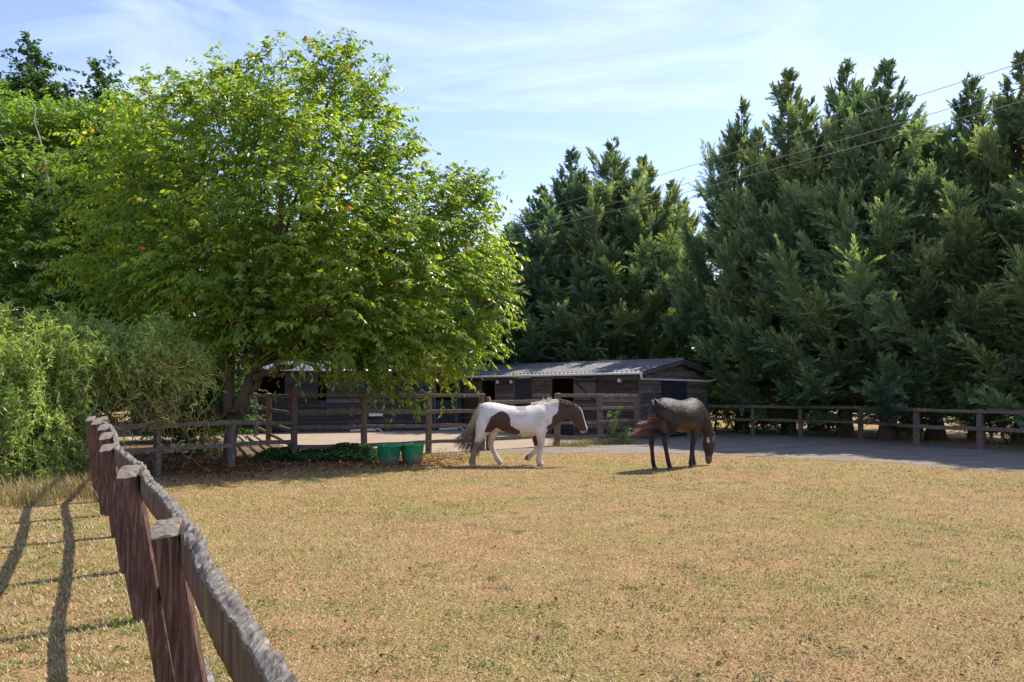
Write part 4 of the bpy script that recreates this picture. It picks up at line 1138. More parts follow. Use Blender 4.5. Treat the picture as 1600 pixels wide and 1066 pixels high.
def stable():
    C0 = (4.17, 25.0, 0)
    root = empty('stable_block', C0, R(45)); tag(root, 'dark weatherboarded stable with corrugated roof and white guttered gable behind the horses', 'stable')
    W, Ln, EH, RH = 4.1, 9.3, 2.20, 2.58
    th = .06
    # openings on the front wall (x = 0 plane, faces -x); s measured along +y
    doors = [(4.81, 5.70), ]
    openings = [(2.80, 3.85, 0, 2.02), (4.81, 5.70, 0, 2.02), (6.79, 7.56, 0, 2.0)]
    mb = MB()
    clad(mb, (0, 0, 0), (0, 1, 0), (-1, 0, 0), Ln, 0, EH, openings, seed=1)
    def topf(z):
        if z <= EH - .1: return (0, W)
        f = (z - EH + .1) / (RH - EH); f = min(1, f)
        return (W / 2 * f, W - W / 2 * f)
    gh = [(1.15, 2.75, 0, 1.95)]
    clad(mb, (0, 0, 0), (1, 0, 0), (0, -1, 0), W, 0, RH + .05, gh, topf=topf, seed=2)
    # solid inner leaf behind the boards, in pieces round the openings
    s = 0.0
    for (a, b, z0, z1) in openings:
        mb.box((.003, s, 0), (th, a, EH), 1); mb.box((.003, a, z1), (th, b, EH), 1); s = b
    mb.box((.003, s, 0), (th, Ln, EH), 1)
    mb.box((th + .002, .004, 0), (1.15, th, EH), 1); mb.box((2.75, .004, 0), (W, th, EH), 1); mb.box((1.15, .004, 1.95), (2.75, th, EH), 1)
    mb.add([(.02, .03, EH), (W - .02, .03, EH), (W / 2, .03, RH)], [(0, 1, 2)], 1)
    mb.box((W - th, th + .002, 0), (W, Ln, EH), 1); mb.box((th + .002, Ln - th, 0), (W - th - .002, Ln, EH), 1)
    mb.add([(.02, Ln - .03, EH), (W - .02, Ln - .03, EH), (W / 2, Ln - .03, RH)], [(0, 1, 2)], 1)
    # partition inside
    mb.box((1.6, th + .01, 0), (1.66, Ln - th - .01, EH), 2)
    mb.build('wall', [M['boards'], M['boards_dark'], M['inside']], root)
    # corner boards & door frames
    mb = MB(); mb.box((-.035, -.035, 0), (.045, .03, EH)); mb.build('corner_post', M['boards'], root)
    for (a, b, z0, z1) in openings:
        mb = MB()
        mb.box((-.04, a - .06, 0), (.02, a, z1 + .06)); mb.box((-.04, b, 0), (.02, b + .06, z1 + .06)); mb.box((-.043, a, z1), (.02, b, z1 + .06))
        mb.build('door_frame', M['door_grey'] if a < 4 else M['boards'], root)
    # closed dark door
    mb = MB()
    for k in range(6): y0 = 4.83 + k * .143; mb.box((-.025 - .002 * (k % 2), y0, .04), (0, y0 + .139, 2.0))
    dr = mb.build('door', M['door_dark'], root); tag(dr, 'closed black door')
    mb = MB(); mb.tube([(-.05, 4.92, 1.15), (-.07, 4.96, 1.14), (-.07, 5.04, 1.14), (-.05, 5.08, 1.15)], .012, 6); mb.build('handle', M['metal'], dr)
    # lower half doors
    for a, b in ((2.82, 3.83), (6.81, 7.54)):
        mb = MB(); w_ = (b - a) / 6
        for k in range(6): mb.box((-.02 - .002 * (k % 2), a + k * w_, .05), (.006, a + (k + 1) * w_ - .004, 1.12))
        mb.box((-.042, a, .95), (-.023, b, 1.05)); mb.box((-.042, a, .2), (-.023, b, .3))
        mb.build('lower_door', M['door_dark'], root)
    # open upper leaf folded back against the wall with diagonal brace
    mb = MB()
    for k in range(6): mb.box((-.06 - .002 * (k % 2), 1.80 + k * .16, 1.14), (-.04, 1.956 + k * .16, 2.0))
    dr = mb.build('upper_door', M['door_grey'], root); tag(dr, 'open grey upper door with diagonal brace')
    mb = MB(); mb.box((-.085, 1.81, 1.18), (-.064, 2.75, 1.27)); mb.box((-.085, 1.81, 1.86), (-.064, 2.75, 1.95))
    plank(mb, (-.078, 1.86, 1.24), (-.078, 2.7, 1.88), .07, .02, seg=2, wob=0); mb.build('brace', M['door_dark'], dr)
    # gable door
    mb = MB()
    for k in range(10): mb.box((1.17 + k * .156, -.02 - .002 * (k % 2), .05), (1.17 + k * .156 + .152, 0.004, 1.93))
    tag(mb.build('gable_door', M['door_dark'], root), 'black double door in the gable wall')
    # roof
    ov = .28
    sl = (RH - EH) / (W / 2)
    ez = EH - ov * sl + .05; 
    mb = MB()
    corrugated(mb, (-ov, -.30, ez), (-ov, Ln + .1, ez), (W / 2, Ln + .1, RH + .06), (W / 2, -.30, RH + .06), 50, .032)
    mb.build('roof', M['roof'], root)
    mb = MB()
    corrugated(mb, (W + ov, -.30, ez), (W + ov, Ln + .1, ez), (W / 2, Ln + .1, RH + .063), (W / 2, -.30, RH + .063), 50, .032)
    mb.build('roof', M['roof'], root)
    mb = MB(); mb.tube([(W / 2, -.32, RH + .075), (W / 2, Ln + .1, RH + .075)], .05, 8); mb.build('ridge_cap', M['roof'], root)
    # verge boards
    mb = MB()
    plank(mb, (-ov, -.27, ez - .08), (W / 2, -.27, RH - .03), .12, .025, seg=3, wob=0)
    plank(mb, (W / 2, -.27, RH - .03), (W + ov, -.27, ez - .08), .12, .025, seg=3, wob=0); mb.build('verge_board', M['boards'], root)
    # gutters
    mb = MB(); mb.tube([(-ov - .03, -.3, ez - .05), (-ov - .03, Ln + .1, ez - .07)], .045, 8)
    tag(mb.build('gutter', M['white'], root), 'white gutter along the front eave')
    mb = MB(); mb.tube([(-ov - .03, -.26, ez - .06), (-ov + .05, -.22, ez - .22), (-.08, -.10, ez - .24), (W * .5, -.09, ez - .25), (W + .02, -.09, ez - .27), (W + ov - .05, -.18, ez - .22), (W + ov, -.25, ez - .05)], .034, 8)
    tag(mb.build('gutter_pipe', M['white'], root), 'white pipe crossing the gable wall')
    # bulkhead lamps
    for y in (.79, 5.88, 6.62):
        mb = MB(); mb.box((-.09, y - .055, 1.86), (-.02, y + .055, 1.98)); mb.box((-.105, y - .04, 1.88), (-.091, y + .04, 1.96)); mb.build('wall_lamp', M['white'], root)
    # strip light above the closed door
    mb = MB(); mb.box((-.06, 4.9, 2.06), (-.03, 5.5, 2.09)); mb.build('door_batten', M['white'], root)
stable()

def wing():
    # wall from B (right, inner corner) to A (left)
    Bp = np.array((-2.05, 31.0, 0)); Ap = np.array((-13.5, 27.2, 0))
    d = unit(Bp - Ap); ang = math.atan2(d[1], d[0])
    root = empty('stable_wing', tuple(Ap), ang); tag(root, 'long low black stable wing with slate-blue roof behind the yard, partly under the cherry', 'stable')
    Ln = np.linalg.norm(Bp - Ap); EH, RH, D = 2.45, 3.05, 4.6
    def s_of(px):
        r = (px - 800) / F
        # Ap + d*s : X/Y = r
        return (r * Ap[1] - Ap[0]) / (d[0] - r * d[1])
    ops = [(s_of(393), s_of(445), 0, 2.15), (s_of(497), s_of(510), 1.2, 2.1), (s_of(680), s_of(711), 0, 2.05)]
    mb = MB()
    clad(mb, (0, 0, 0), (1, 0, 0), (0, -1, 0), Ln, 0, EH, ops, seed=5, bh=.16)
    s = 0
    for a, b, z0, z1 in ops:
        mb.box((s, .004, 0), (a, .06, EH)); mb.box((a, .004, z1), (b, .06, EH))
        if z0 > 0: mb.box((a, .004, 0), (b, .06, z0))
        s = b
    mb.box((s, .004, 0), (Ln, .06, EH)); mb.box((0, D - .06, 0), (Ln, D, EH)); mb.box((0, .062, 0), (.06, D - .062, EH)); mb.box((Ln - .06, .062, 0), (Ln, D - .062, EH))
    mb.box((.07, 1.8, 0), (Ln - .07, 1.86, EH), 1)
    mb.add([(.03, 0.02, EH), (.03, D - .02, EH), (.03, D / 2, RH)], [(0, 1, 2)])
    mb.build('wall', [M['boards_dark'], M['inside']], root)
    for a, b, zt in ((ops[0][0], ops[0][1], 1.42), (ops[2][0], ops[2][1], 1.2)):
        mb = MB(); w_ = (b - a - .02) / 6
        for k in range(6): mb.box((a + .01 + k * w_, -.03, .05), (a + .006 + (k + 1) * w_, -.008 - .002 * (k % 2), zt))
        mb.build('lower_door', M['door_dark'], root)
    a, b = ops[0][0], ops[0][1]
    mb = MB(); mb.box((a, -.05, 1.425), (b, .0, 1.45)); mb.build('door_strip', M['metal'], root)
    a, b = ops[2][0], ops[2][1]
    mb = MB(); mb.box((b, -.05, 0), (b + .09, .0, 2.1)); mb.box((a - .06, -.05, 0), (a, 0, 2.1)); mb.build('door_frame', M['door_grey'], root)
    mb = MB(); corrugated(mb, (-.2, -.35, EH - .05), (Ln + .35, -.35, EH - .05), (Ln + .35, D / 2, RH), (-.2, D / 2, RH), 80); mb.build('roof', M['roof_blue'], root)
    mb = MB(); corrugated(mb, (-.2, D + .35, EH - .05), (Ln + .35, D + .35, EH - .05), (Ln + .35, D / 2, RH + .003), (-.2, D / 2, RH + .003), 80); mb.build('roof', M['roof_blue'], root)
    mb = MB(); mb.tube([(-.2, -.38, EH - .09), (Ln + .3, -.38, EH - .11)], .045, 8); mb.build('gutter', M['metal'], root)
    # white feed trough hung on the wall
    q = s_of(586)
    z_ = 1.55 - (646 - HZ) / F * 30
    t = MB(); t.box((-.26, -.22, -.10), (.26, -.20, .12)); t.box((-.26, -.19, -.10), (-.24, 0, .12)); t.box((.24, -.19, -.10), (.26, 0, .12)); t.box((-.24, -.198, -.10), (.24, 0, -.08)); t.box((-.24, -.015, -.07), (.24, 0, .14))
    o = t.build('wall_trough', M['white'], None); o.location = root.matrix_world @ Vector((0, 0, 0)); 
    mw = Matrix.Translation(Vector(Ap)) @ Matrix.Rotation(ang, 4, 'Z')
    o.location = mw @ Vector((q, -.03, z_)); o.rotation_euler = (0, 0, ang)
    tag(o, 'small white trough hung on the black stable wall behind the fence', 'trough')
    # cavaletti poles on the yard floor
    for (pa, pb, lab) in ((545, 588, 'white jump pole on crossed feet against the stable wing under the trough'), (682, 714, 'white jump pole on crossed feet near the wing doorway')):
        sa, sb = s_of(pa), s_of(pb); Lp = sb - sa
        r2 = empty('cavaletti', tuple(mw @ Vector((sa, -.45, 0))), ang); tag(r2, lab, 'jump', 'jump poles by the stable wing')
        m1 = MB(); m1.tube([(0, 0, .06), (Lp * .9, 0, .09)], .045, 8); m1.build('pole', M['white'], r2)
        for e in (Lp,):
            m2 = MB(); 
            for sg in (-1, 1): plank(m2, (e - .15 * sg, .03 * sg, .02), (e + .15 * sg, .03 * sg, .26), .05, .03, seg=2, wob=0)
            m2.build('cross_foot', M['white'], r2)
wing()

# ------------------------------------------------------------------ green tubs
def tub(px, py, label):
    p = G(px, py)
    root = empty('green_tub', tuple(p)); tag(root, label, 'tub', 'green water tubs by the fence')
    prof = [(.0, .006), (.185, .006), (.2, .02), (.215, .12), (.222, .125), (.235, .25), (.242, .255), (.252, .385), (.275, .39), (.278, .41), (.268, .42), (.25, .412), (.235, .26), (.205, .05), (0, .03)]
    n = 40; vs = []; 
    for r, z in prof:
        for k in range(n):
            a = k * 2 * math.pi / n; rr_ = r * (1 + .008 * math.sin(a * 3))
            vs.append((rr_ * math.cos(a), rr_ * math.sin(a), z))
    fs = [(i * n + k, i * n + (k + 1) % n, (i + 1) * n + (k + 1) % n, (i + 1) * n + k) for i in range(len(prof) - 1) for k in range(n)]
    mb = MB(); mb.add(vs, fs, 0, True); mb.build('bucket', M['tub'], root)
    for sg in (-1, 1):
        mb = MB(); c = np.array((0, 0, .385)); pts = [(math.cos(a) * .285 + 0.03 * math.sin(0), sg * .0 + math.sin(a) * .285, .39 - .06 * math.sin((a - q0) / .7 * math.pi)) for q0 in [(-1.57 - .35) if sg < 0 else (1.57 - .35)] for a in np.linspace(q0, q0 + .7, 9)]
        mb.tube(pts, .009, 6); mb.build('handle', M['tub_in'], root)
tub(608, 726, 'green plastic tub standing closer to the ivy')
tub(644, 724, 'green plastic tub standing closer to the pied horse')

# ------------------------------------------------------------------ red rope on post
mb = MB(); a = np.linspace(0, 2 * math.pi, 20)
mb.tube([(math.sin(q) * .035, 0, math.cos(q) * .13) for q in a], .009, 5, caps=False)
o = mb.build('rope_loop', M['rope']); o.location = P(455, 628, 17.48); tag(o, 'red rope loop hanging on the tall post by the cherry tree', 'rope')
# ------------------------------------------------------------------ power lines
for (p1, p2, sag, lab) in ((((1620, 86), (844, 336)), None, .35, 'topmost overhead wire crossing in front of the conifers'),
                           (((1620, 125), (837, 358)), None, .35, 'middle overhead wire crossing in front of the conifers'),
                           (((1620, 147), (816, 373)), None, .35, 'lowest overhead wire crossing in front of the conifers')):
    (ax, ay), (bx, by) = p1
    A_ = P(ax, ay, 12.2); B_ = P(bx, by, 25.5)
    dvec = B_ - A_
    S0 = A_ - dvec * 1.2; S1 = B_ + dvec * .22
    t = np.linspace(0, 1, 40)[:, None]
    pts = S0 + (S1 - S0) * t
    pts[:, 2] -= 4 * sag * (t * (1 - t))[:, 0] - 0.3
    mb = MB(); mb.tube(pts, .006, 5); o = mb.build('power_line', M['wire']); tag(o, lab, 'wire', 'overhead wires')

# ------------------------------------------------------------------ horses
def loft(stations, n=20):
    """stations: (centre xyz, half_in_plane, half_lateral, in-plane dir xyz, lateral dir xyz)"""
    vs = []; fs = []
    for c, hp, hl, u, l in stations:
        for k in range(n):
            a = 2 * math.pi * k / n
            vs.append(np.array(c) + np.array(u) * hp * math.cos(a) + np.array(l) * hl * math.sin(a))
    m_ = len(stations)
    for i in range(m_ - 1):
        for k in range(n):
            fs.append((i * n + k, i * n + (k + 1) % n, (i + 1) * n + (k + 1) % n, (i + 1) * n + k))
    fs.append(tuple(range(n))[::-1]); fs.append(tuple((m_ - 1) * n + k for k in range(n)))
    return vs, fs
def chain(pts, rr_, lat, n=16, dens=4):
    """limb through joints: pts (x,z) or (x,y,z); rr_ = (in-plane, lateral) radii; smooth interpolation"""
    pts = np.array(pts, float); rr_ = np.array(rr_, float)
    m_ = len(pts); tt = np.linspace(0, m_ - 1, (m_ - 1) * dens + 1)
    def cr_(A):
        out = []
        for t in tt:
            i = min(int(t), m_ - 2); f = t - i
            p0 = A[max(i - 1, 0)]; p1 = A[i]; p2 = A[i + 1]; p3 = A[min(i + 2, m_ - 1)]
            out.append(.5 * ((2 * p1) + (-p0 + p2) * f + (2 * p0 - 5 * p1 + 4 * p2 - p3) * f * f + (-p0 + 3 * p1 - 3 * p2 + p3) * f ** 3))
        return np.array(out)
    C = cr_(pts); Q = cr_(rr_)
    T = unit(np.gradient(C, axis=0))
    lat = unit(np.array(lat, float))
    st = []
    for c, q, t in zip(C, Q, T):
        u = unit(np.cross(lat, t)); l = unit(np.cross(t, u))
        st.append((c, max(q[0], .004), max(q[1], .004), u, l))
    return loft(st, n)

def fuse(parts, voxel=.013, smooth=5):
    me = bpy.data.meshes.new('tmp'); V = []; Fs_ = []
    for vs, fs in parts:
        b = len(V); V += [tuple(map(float, v)) for v in vs]; Fs_ += [tuple(b + i for i in f) for f in fs]
    me.from_pydata(V, [], Fs_); me.update()
    o = bpy.data.objects.new('tmp', me); SC.collection.objects.link(o)
    md = o.modifiers.new('r', 'REMESH'); md.mode = 'VOXEL'; md.voxel_size = voxel
    ms = o.modifiers.new('s', 'SMOOTH'); ms.factor = .5; ms.iterations = smooth
    dg = bpy.context.evaluated_depsgraph_get()
    e = o.evaluated_get(dg); m2 = bpy.data.meshes.new_from_object(e)
    bpy.data.objects.remove(o); 
    return m2

def finish_body(me, mat, colfn, parent):
    n = len(me.vertices); co = np.zeros(n * 3, np.float32); me.vertices.foreach_get('co', co); co = co.reshape(-1, 3)
    c = np.ones((n, 4), np.float32); c[:, :3] = colfn(co)
    at = me.attributes.new('coat', 'FLOAT_COLOR', 'POINT'); at.data.foreach_set('color', c.ravel())
    me.polygons.foreach_set('use_smooth', np.ones(len(me.polygons), bool))
    me.materials.clear(); me.materials.append(mat); me.name = 'body'
    return link(bpy.data.objects.new('body', me), parent)

def hair(name, strands, parent, w_=.006, mat=None, expo=1.2):
    """strands: list of (pts, c0, c1)"""
    Vs, Fs, Cs = [], [], []; off = 0
    for pts, c0, c1 in strands:
        pts = np.array(pts); k = len(pts)
        V, Fc = tube_np(pts, np.linspace(w_, w_ * .25, k), 3)
        f = np.repeat(np.linspace(0, 1, k), 3)[:, None] ** expo
        Cs.append(np.array(c0) * (1 - f) + np.array(c1) * f)
        Vs.append(V); Fs.append(Fc + off); off += len(V)
    return mesh_np(name, np.concatenate(Vs), np.concatenate(Fs), mat or M['hair'], parent, smooth=True, col=np.concatenate(Cs))
def spline(cp, n=12):
    cp = np.array(cp, float); m_ = len(cp); tt = np.linspace(0, m_ - 1, n); out = []
    for t in tt:
        i = min(int(t), m_ - 2); f = t - i
        p0 = cp[max(i - 1, 0)]; p1 = cp[i]; p2 = cp[i + 1]; p3 = cp[min(i + 2, m_ - 1)]
        out.append(.5 * ((2 * p1) + (-p0 + p2) * f + (2 * p0 - 5 * p1 + 4 * p2 - p3) * f * f + (-p0 + 3 * p1 - 3 * p2 + p3) * f ** 3))
    return np.array(out)

def pinto():
    Yh = 16.1; K = 1 / (6.154 * F / Yh)         # metres per trace pixel
    root = empty('horse', (0, Yh, 0)); tag(root, 'brown and white pied horse walking right in front of the gate', 'horse')
    def q(x, y): return ((x - 738.5) * K, (787.7 - y) * K)
    def tk(x, yt, yb, hw):
        cx, zt = q(x, yt); _, zb = q(x, yb)
        return ((cx, 0, (zt + zb) / 2), (zt - zb) / 2, hw, (0, 0, 1), (0, 1, 0))
    parts = []
    parts.append(loft([tk(405, 270, 330, .03), tk(412, 235, 400, .10), tk(430, 205, 450, .17), tk(465, 185, 478, .23), tk(510, 178, 478, .265), tk(570, 182, 462, .275), tk(640, 196, 462, .275), tk(720, 212, 484, .29),
                       tk(800, 220, 502, .305), tk(880, 216, 508, .30), tk(945, 200, 506, .275), tk(1005, 188, 498, .235), tk(1050, 190, 482, .19), tk(1085, 215, 455, .13), tk(1100, 260, 420, .07)], 28))
    def st(x, y, hp, hl): a, b = q(x, y); return (a, 0, b), (hp * K, hl)
    def ch(L_): 
        pts = [st(*s)[0] for s in L_]; rr_ = [st(*s)[1] for s in L_]
        return chain(pts, rr_, (0, 1, 0), 22)
    # neck
    parts.append(ch([(960, 320, 125, .17), (1050, 312, 138, .15), (1120, 290, 122, .12), (1190, 264, 102, .10), (1260, 258, 84, .09), (1310, 255, 70, .085)]))
    # head
    parts.append(ch([(1268, 232, 50, .07), (1310, 255, 74, .09), (1345, 292, 76, .098), (1372, 335, 62, .09), (1395, 375, 50, .073), (1412, 410, 43, .06), (1424, 440, 42, .058), (1430, 462, 34, .05), (1434, 474, 16, .03)]))
    # jaw/cheek
    a, b = q(1315, 300); parts.append(chain([(a - .05, 0, b + .04), (a, 0, b), (a + .06, 0, b - .07), (a + .1, 0, b - .15)], [(.05, .05), (.10, .085), (.075, .07), (.03, .03)], (0, 1, 0), 16))
    # ears
    for sg in (-1, 1):
        a, b = q(1328, 200); parts.append(chain([(a - .005, sg * .045, b - .02), (a + .005, sg * .055, b + .04), (a + .01, sg * .06, b + .085)], [(.022, .022), (.024, .02), (.005, .005)], (0, 1, 0), 10))
    def leg(L_, y):
        pts = []; rr_ = []
        for (x, z, a, b, *yy) in L_:
            if z > 600: a *= 1.16; b *= 1.16
            u, v = q(x, z); pts.append((u, y + (yy[0] if yy else 0), v)); rr_.append((a, b))
        return chain(pts, rr_, (0, 1, 0), 18)
    parts.append(leg([(520, 290, .20, .12, .04), (480, 370, .19, .13), (455, 450, .15, .115), (428, 520, .095, .08), (400, 578, .062, .055), (382, 640, .048, .045), (366, 700, .054, .05), (358, 740, .062, .056), (364, 768, .058, .056), (368, 787, .066, .062)], -.12))
    parts.append(leg([(560, 330, .19, .12, -.04), (556, 420, .14, .115), (556, 490, .095, .085), (536, 560, .062, .055), (536, 605, .056, .05), (566, 670, .043, .04), (592, 722, .05, .045), (616, 755, .05, .05), (634, 776, .062, .06)], .12))
    parts.append(leg([(1005, 330, .17, .10, .03), (1010, 420, .15, .10), (1014, 500, .10, .085), (1016, 560, .075, .065), (1008, 622, .058, .055), (1000, 680, .046, .045), (996, 730, .056, .052), (1006, 760, .058, .056), (1014, 784, .075, .068)], -.13))
    parts.append(leg([(985, 400, .14, .10, -.03), (968, 490, .10, .085), (972, 560, .068, .06), (985, 622, .056, .055), (955, 665, .045, .042), (920, 690, .048, .045), (896, 712, .05, .048), (880, 742, .052, .05)], .13))
    # sheath bump
    a, b = q(850, 505); parts.append(chain([(a - .02, 0, b + .05), (a, 0, b), (a + .01, 0, b - .035)], [(.05, .04), (.035, .03), (.015, .015)], (0, 1, 0), 10))
    me = fuse(parts, .0125, 6)
    patch1 = [q(*s) for s in [(478, 468), (488, 420), (515, 365), (545, 312), (600, 277), (650, 262), (700, 288), (722, 340), (728, 400), (765, 425), (808, 445), (812, 470), (780, 497), (720, 492), (665, 470), (625, 440), (592, 420), (560, 445), (522, 472)]]
    patch2 = [q(*s) for s in [(752, 190), (880, 190), (872, 245), (825, 262), (775, 248)]]
    patchH = [q(*s) for s in [(1188, 60), (1178, 230), (1163, 292), (1122, 325), (1118, 378), (1062, 420), (1080, 448), (1110, 440), (1130, 700), (1600, 700), (1600, 60)]]
    def colfn(co):
        x = co[:, 0]; y = co[:, 1]; z = co[:, 2]
        jx = np.array([noise.noise(Vector((a * 9, b * 9, c * 9))) for a, b, c in co]) ; jz = np.array([noise.noise(Vector((a * 9 + 5, b * 9, c * 9 + 3))) for a, b, c in co])
        j2 = np.array([noise.noise(Vector((a * 40, b * 40, c * 40))) for a, b, c in co])
        xx = x + jx * .02 + j2 * .008; zz = z + jz * .02 + j2 * .008
        white = np.array((.60, .57, .52)); cream = np.array((.58, .46, .32)); brown = np.array((.062, .036, .027)); 
        f = np.clip((.62 - z) / .5, 0, 1)[:, None] * .8 + .10 * (j2[:, None] + .5)
        c = white * (1 - f) + cream * f
        sn = np.array([noise.noise(Vector((a * 5, b * 5, c * 3.2 + 8))) for a, b, c in co]); st_ = np.clip(sn * 2.2 - .1, 0, .75)[:, None] * np.clip(1.5 - z, .2, 1)[:, None]
        c = c * (1 - st_) + np.array((.40, .30, .20)) * st_
        bel = np.clip(1 - abs(z - .66) / .16, 0, 1)[:, None] * .55 * (np.abs(x[:, None] - .25) < .6)
        c = c * (1 - bel) + np.array((.66, .50, .36)) * bel
        br = (in_poly(xx, zz, patch1) & (y < .05)) | (in_poly(xx, zz, [(p_[0] - .25, p_[1] + .05) for p_ in patch1]) & (y >= .1)) | in_poly(xx, zz, patchH)
        c[br] = brown
        lowf = in_poly(xx, zz, [q(*s) for s in [(935, 470), (1000, 480), (1000, 600), (940, 600)]]) & (y > .04); c[lowf] = brown
        bk = in_poly(xx, zz, patch2); c[bk] = np.array((.30, .25, .22))  # back patch: brown marking painted paler, sunlight on it put into the coat colour
        mud = (x < q(430, 0)[0]) & (z < q(0, 560)[1]); c[mud] = c[mud] * np.array((.42, .34, .28))
        mud2 = (x > q(430, 0)[0]) & (z < .12) & (x < q(700, 0)[0]); c[mud2] *= .75
        hoof = z < .055; c[hoof] = np.array((.33, .27, .21))
        hl = in_poly(x, z, [q(*s) for s in [(845, 690), (890, 690), (900, 770), (850, 775)]]); c[hl] = np.array((.12, .10, .085))
        # blaze down the face and pale muzzle
        head = x > q(1370, 0)[0]
        xf = np.interp(z, [q(0, 470)[1], q(0, 400)[1], q(0, 300)[1], q(0, 220)[1]], [q(1462, 0)[0], q(1452, 0)[0], q(1425, 0)[0], q(1385, 0)[0]])
        bl = head & (np.abs(y) < .035) & (x > xf - .03); c[bl] = np.array((.62, .52, .46))
        mz = head & (z < q(0, 455)[1]); c[mz] = np.array((.36, .25, .21))
        return c
    finish_body(me, M['coat_pinto'], colfn, root)
    # eyes
    for sg in (-1, 1):
        a, b = q(1352, 262); mb = MB(); mb.tube([(0, -.014, 0), (0, -.008, 0), (0, 0, 0), (0, .008, 0), (0, .014, 0)], [.004, .016, .02, .016, .004], 10); e = mb.build('eye', M['eye'], root); e.location = (a, sg * .086, b)
    # tail
    S_ = []
    for i in range(430):
        u = random.random(); v = random.random()
        r0 = q(430 + random.uniform(-8, 14), 200 + random.uniform(-12, 30))
        ex = 165 + u * 265; ey = 560 + 95 * math.sin(u * 1.9) + random.uniform(-35, 45) + u * 15
        m1 = q(405 - (1 - u) * 30 + random.uniform(-14, 20), 300 + random.uniform(-20, 20)); m2 = q(300 + u * 115 + random.uniform(-15, 15), 440 + random.uniform(-15, 15))
        if random.random() < .25: ex = q and random.uniform(330, 420); ey = random.uniform(560, 690); m2 = q(385 + random.uniform(-25, 25), 460)
        e = q(ex, ey); yy = random.uniform(-.07, .07)
        pts = spline([(r0[0], yy * .3, r0[1]), (m1[0], yy * .8, m1[1]), (m2[0], yy * 1.1, m2[1]), (e[0], yy * 1.4, e[1])], 11)
        k = random.uniform(.75, 1.15)
        if random.random() < .72: S_.append((pts, np.array((.80, .64, .38)) * k, np.array((.10, .075, .05)) * k))
        else: S_.append((pts, np.array((.30, .22, .12)) * k, np.array((.05, .035, .025)) * k))
    hair('tail', S_, root, .0065)
    S_ = []
    for i in range(330):
        u = random.random(); cx = 930 + u * 380
        cy = np.interp(cx, [930, 990, 1060, 1120, 1200, 1260, 1310], [205, 190, 180, 172, 170, 178, 192])
        a, b = q(cx, cy); far = random.random() < .8
        ln = random.uniform(.05, .15); sg = 1 if far else -1
        up = random.uniform(.015, .05)
        if 1040 < cx < 1110 and random.random() < .3: up = random.uniform(.06, .11)
        pts = spline([(a, sg * .01, b - .01), (a - .01 + random.uniform(-.03, .03), sg * .03, b + up), (a + random.uniform(-.05, .05), sg * (.07), b + up - ln * .5), (a + random.uniform(-.06, .06), sg * .11, b - ln)], 8)
        c0 = np.array((.78, .70, .54)) if cx < 1190 else np.array((.10, .06, .04))
        S_.append((pts, c0 * random.uniform(.8, 1.1), c0 * random.uniform(.6, 1)))
    for i in range(60):
        a, b = q(1335 + random.uniform(-10, 12), 200 + random.uniform(-5, 12)); e = q(1385 + random.uniform(-12, 10), 265 + random.uniform(-20, 25)); y0 = random.uniform(-.03, .03)
        S_.append((spline([(a, y0, b), ((a + e[0]) / 2 + .02, y0 * 1.5, (b + e[1]) / 2 + .03), (e[0], y0 * 2, e[1])], 6), (.10, .06, .045), (.16, .09, .06)))
    hair('mane', S_, root, .005)
pinto()

